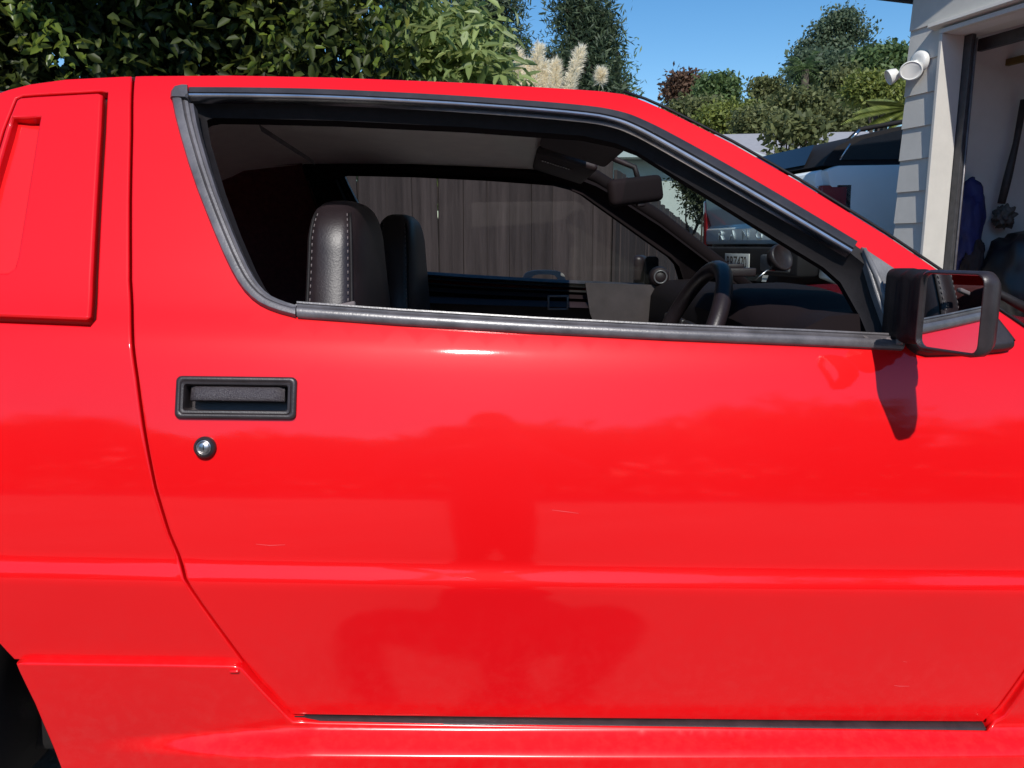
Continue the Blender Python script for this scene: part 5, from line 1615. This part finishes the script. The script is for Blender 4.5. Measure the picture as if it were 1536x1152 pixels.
# ================================================================== distant buildings
def house(name, label, c, w, dp, h, rh, ang, wallm, roofm, windows=()):
    H = empty(name, c, label, "house")
    rot = Matrix.Rotation(ang, 3, 'Z'); c = Vector(c)
    def P(x, y, z): return c + rot @ Vector((x, y, z))
    mb = MB(); mb.box(P(0, 0, h / 2 - .5), (w, dp, h + 1.0), rot); mb.build("wall", wallm, H, smooth=False)
    V = [P(-w / 2 - .3, -dp / 2 - .35, h + .01), P(w / 2 + .3, -dp / 2 - .35, h + .01), P(w / 2 + .3, dp / 2 + .35, h + .01), P(-w / 2 - .3, dp / 2 + .35, h + .01), P(-w / 2 - .3, 0, h + rh), P(w / 2 + .3, 0, h + rh)]
    o = obj("roof", V, [(0, 1, 5, 4), (2, 3, 4, 5), (0, 4, 3), (1, 2, 5), (3, 2, 1, 0)], roofm, H, smooth=False); fix_normals(o)
    for x, z, ww, hh in windows:
        mb = MB(); mb.box(P(x, -dp / 2 - .02, z), (ww, .06, hh), rot, .01); wv = mb.build("window", m_wb, H, smooth=False)
        mb = MB(); mb.box(P(x, -dp / 2 - .055, z), (ww - .14, .012, hh - .14), rot); mb.build("pane", pbr("house_glass", (.02, .025, .03), .05), wv, smooth=False)
cream = pbr("cream_render", (0.55, 0.50, 0.38), .8, vary=.05); pale = pbr("pale_grey_wall", (0.46, 0.50, 0.46), .8, vary=.05); tin = pbr("grey_iron_roof", (0.33, 0.32, 0.33), .5, vary=.08)
hc = at_d(1165, 250, 27)
house("bungalow", "distant cream bungalow with grey roof behind the slender trees", (hc.x, hc.y, gz(hc.x, hc.y)), 6.4, 5, 3.35, 1.15, R(-8), cream, tin, [(-2, 2.3, 1.2, 1.1), (1.2, 2.3, 1.6, 1.1)])
sc_ = at_d(955, 280, 14)
house("shed", "pale grey-green shed beyond the fence, seen through the windscreen", (sc_.x, sc_.y, gz(sc_.x, sc_.y)), 3.0, 2.4, 2.15, .35, R(0), pale, pale, [])

# ================================================================== across the drive, behind the photographer: what the paint reflects
for i, (x, y, rr_, hh) in enumerate(((-11, -17, 3.2, 2.4), (-4.5, -19, 3.0, 2.0), (2.5, -18, 3.4, 2.6), (9, -16, 3.4, 3.2), (15.5, -15, 3.2, 3.0), (-17, -14, 3.2, 2.8))):
    lobes = [(x, y, hh + .6, rr_ * .7, rr_ * .6, hh * .8)] + [(x + rr_ * .7 * math.cos(a), y + rr_ * .5 * math.sin(a), hh + .6 + random.uniform(-.3, .9) * hh * .5, rr_ * .5, rr_ * .5, hh * .5) for a in (0.3, 1.5, 2.6, 3.8, 5.0)]
    tree("garden_tree", "green garden tree across the drive, number %s from the left" % ("two", "three", "four", "five", "six", "one")[i], "tree", (x, y, 0), (x, y, hh), lobes, LM['mid'], 300, 14, .32, .42, .5, .5, .16, group="garden trees across the drive")

# clipped hedge across the drive
n = 34000
C = np.stack([rng.uniform(-24, 24, n), rng.uniform(-13.2, -12.0, n), rng.uniform(0, 1.0, n) ** .8 * (3.5)], 1)
C[:, 2] += (C[:, 2] / 3.5) * (.45 * np.sin(C[:, 0] * .55) + .25 * np.sin(C[:, 0] * 1.7))
V, Q = quad_geo(C, unit(rng.normal(size=(n, 3)) + np.array([0, .8, .4])), unit(rng.normal(size=(n, 3))), rng.uniform(.2, .4, n), rng.uniform(.12, .25, n))
HG = empty("garden_hedge", (0, -12.6, 0), "long green hedge across the drive", "hedge")
o = bpy.data.objects.new("foliage", fast_mesh("foliage", V, Q, LM['mid'])); COL.objects.link(o); WORLD_OF[o.name] = Matrix.Identity(4); adopt(o, HG)
# low wooded hills closing the horizon
V = []; nn_ = 96
for i in range(nn_):
    a = 2 * math.pi * i / nn_
    for r_, h_ in ((150, 0), (190, 7 + 3 * noise.noise(Vector((math.cos(a) * 3, math.sin(a) * 3, 0)))), (260, 9), (330, -2)):
        V.append((r_ * math.cos(a), r_ * math.sin(a), h_ - .3))
Fc = []
for i in range(nn_):
    j = (i + 1) % nn_
    for k in range(3): Fc.append((i * 4 + k, i * 4 + k + 1, j * 4 + k + 1, j * 4 + k))
o = obj("hills", V, Fc, pbr("hill_grass", (0.04, .055, .02), .95, vary=.4, scale=.08)); fix_normals(o)
tag(o, "low wooded hills on the horizon", None, None, "structure")

# ================================================================== the photographer, mirrored in the paint
def photographer():
    J = []; E = []; Rd = []
    def v(p, r):
        J.append(p); Rd.append(r); return len(J) - 1
    def chain(start, pts):
        a = start
        for p, r in pts:
            b = v(p, r); E.append((a, b)); a = b
        return a
    X = .07                                      # kneeling, leaning in behind the phone
    pel = v((X, -1.78, .54), (.17, .13))
    chest = chain(pel, [((X, -1.74, .70), (.16, .12)), ((X, -1.67, .86), (.18, .13)), ((X, -1.63, .95), (.15, .11))])
    chain(chest, [((X, -1.59, 1.02), (.062, .062)), ((X, -1.565, 1.06), (.055, .055)), ((X, -1.535, 1.10), (.062, .072)), ((X, -1.53, 1.155), (.076, .092)), ((X, -1.535, 1.205), (.072, .086)), ((X, -1.54, 1.245), (.045, .055))])
    for s in (-1, 1):
        w = chain(chest, [((X + s * .17, -1.63, .945), (.075, .075)), ((X + s * .27, -1.58, .86), (.066, .066)), ((X * .7 + s * .34, -1.50, .785), (.060, .060)), ((s * .25, -1.41, .90), (.054, .054)), ((s * .138, -1.295, 1.02), (.030, .032)), ((s * .105, -1.235, 1.04), (.026, .036))])
        for k, (dz, ln) in enumerate(((.026, .95), (.009, 1.05), (-.008, 1.0), (-.024, .8))):
            chain(w, [((s * .112, -1.212, 1.048 + dz), (.009, .009)), ((s * .112, -1.19, 1.050 + dz), (.0085, .0085)), ((s * (.112 - .03 * ln), -1.176, 1.050 + dz), (.008, .008))])
        chain(w, [((s * .085, -1.222, 1.070), (.010, .010)), ((s * .062, -1.208, 1.082), (.009, .009))])
        chain(pel, [((X + s * .075, -1.77, .47), (.12, .11)), ((X + s * .070, -1.70, .28), (.105, .095)), ((X + s * .078, -1.66, .10), (.085, .075)), ((X + s * .10, -1.85, .07), (.062, .058)), ((X + s * .10, -2.08, .055), (.044, .044)), ((X + s * .10, -2.16, .045), (.042, .03))])
    me = bpy.data.meshes.new("skeleton"); me.from_pydata(J, E, [])
    o = bpy.data.objects.new("skeleton", me); COL.objects.link(o)
    sk = o.modifiers.new("skin", 'SKIN'); sk.use_smooth_shade = True
    for i, d in enumerate(me.skin_vertices[0].data):
        d.radius = Rd[i]; d.use_root = (i == 0)
    sb = o.modifiers.new("sub", 'SUBSURF'); sb.levels = 2; sb.render_levels = 2
    dg = bpy.context.evaluated_depsgraph_get(); dg.update()
    body = bpy.data.meshes.new_from_object(o.evaluated_get(dg))
    bpy.data.objects.remove(o)
    skin = pbr("skin", (0.42, 0.24, 0.17), .5); shirt = pbr("grey_shirt", (0.16, 0.155, 0.15), .9, vary=.2); jean = pbr("grey_trousers", (0.13, 0.125, 0.12), .9, vary=.2); shoe = pbr("shoes", (0.03, 0.028, 0.026), .6)
    body.materials.clear()
    for m_ in (shirt, skin, jean, shoe): body.materials.append(m_)
    for p in body.polygons:
        c = p.center
        p.material_index = 1 if ((c.z > 1.045 and c.y < -1.42) or (c.y > -1.33 and c.z > .9)) else (0 if c.z > .53 else (3 if c.y < -2.06 else 2)); p.use_smooth = True
    b = bpy.data.objects.new("person", body); COL.objects.link(b); WORLD_OF[b.name] = Matrix.Identity(4)
    tag(b, "person in grey clothes kneeling and holding a phone, reflected in the red door", "person")
    # hair cap, eyes, nose, mouth, ears
    bm = bmesh.new(); bmesh.ops.create_icosphere(bm, subdivisions=3, radius=1)
    bmesh.ops.delete(bm, geom=[q for q in bm.verts if q.co.z < -.15 or (q.co.y > .55 and q.co.z < .45)], context='VERTS')
    me = bpy.data.meshes.new("hair"); bm.to_mesh(me); bm.free(); me.materials.append(pbr("hair", (0.02, .013, .009), .7)); me.polygons.foreach_set("use_smooth", [True] * len(me.polygons))
    inst("hair", me, Matrix.Translation((X + 0, -1.539, 1.175)) @ Matrix.Diagonal((.087, .104, .105, 1)), b)
    bm = bmesh.new(); bmesh.ops.create_uvsphere(bm, u_segments=12, v_segments=8, radius=1)
    sp = bpy.data.meshes.new("eye"); bm.to_mesh(sp); bm.free(); sp.materials.append(pbr("eye", (.5, .48, .45), .2))
    sp2 = sp.copy(); sp2.materials.clear(); sp2.materials.append(skin); sp3 = sp.copy(); sp3.materials.clear(); sp3.materials.append(pbr("lips", (.35, .12, .1), .5))
    for s in (-1, 1):
        inst("eye", sp, Matrix.Translation((X + s * .03, -1.450, 1.158)) @ Matrix.Diagonal((.012, .008, .008, 1)), b)
        inst("ear", sp2, Matrix.Translation((X + s * .077, -1.535, 1.150)) @ Matrix.Diagonal((.010, .018, .03, 1)), b)
    inst("nose", sp2, Matrix.Translation((X + 0, -1.438, 1.135)) @ Matrix.Diagonal((.012, .016, .022, 1)), b)
    inst("mouth", sp3, Matrix.Translation((X + 0, -1.447, 1.103)) @ Matrix.Diagonal((.024, .008, .006, 1)), b)
    ph = empty("phone", (0, -1.192, 1.05), "phone held up in both hands by the person reflected in the door", "phone")
    MB().box((0, -1.192, 1.05), (.156, .009, .074), None, .003).build("phone_body", M['black_trim'], ph)
    MB().tube([(-.055, -1.187, 1.07), (-.055, -1.184, 1.07)], .008, 16).build("lens", M['mirror'], ph)
photographer()
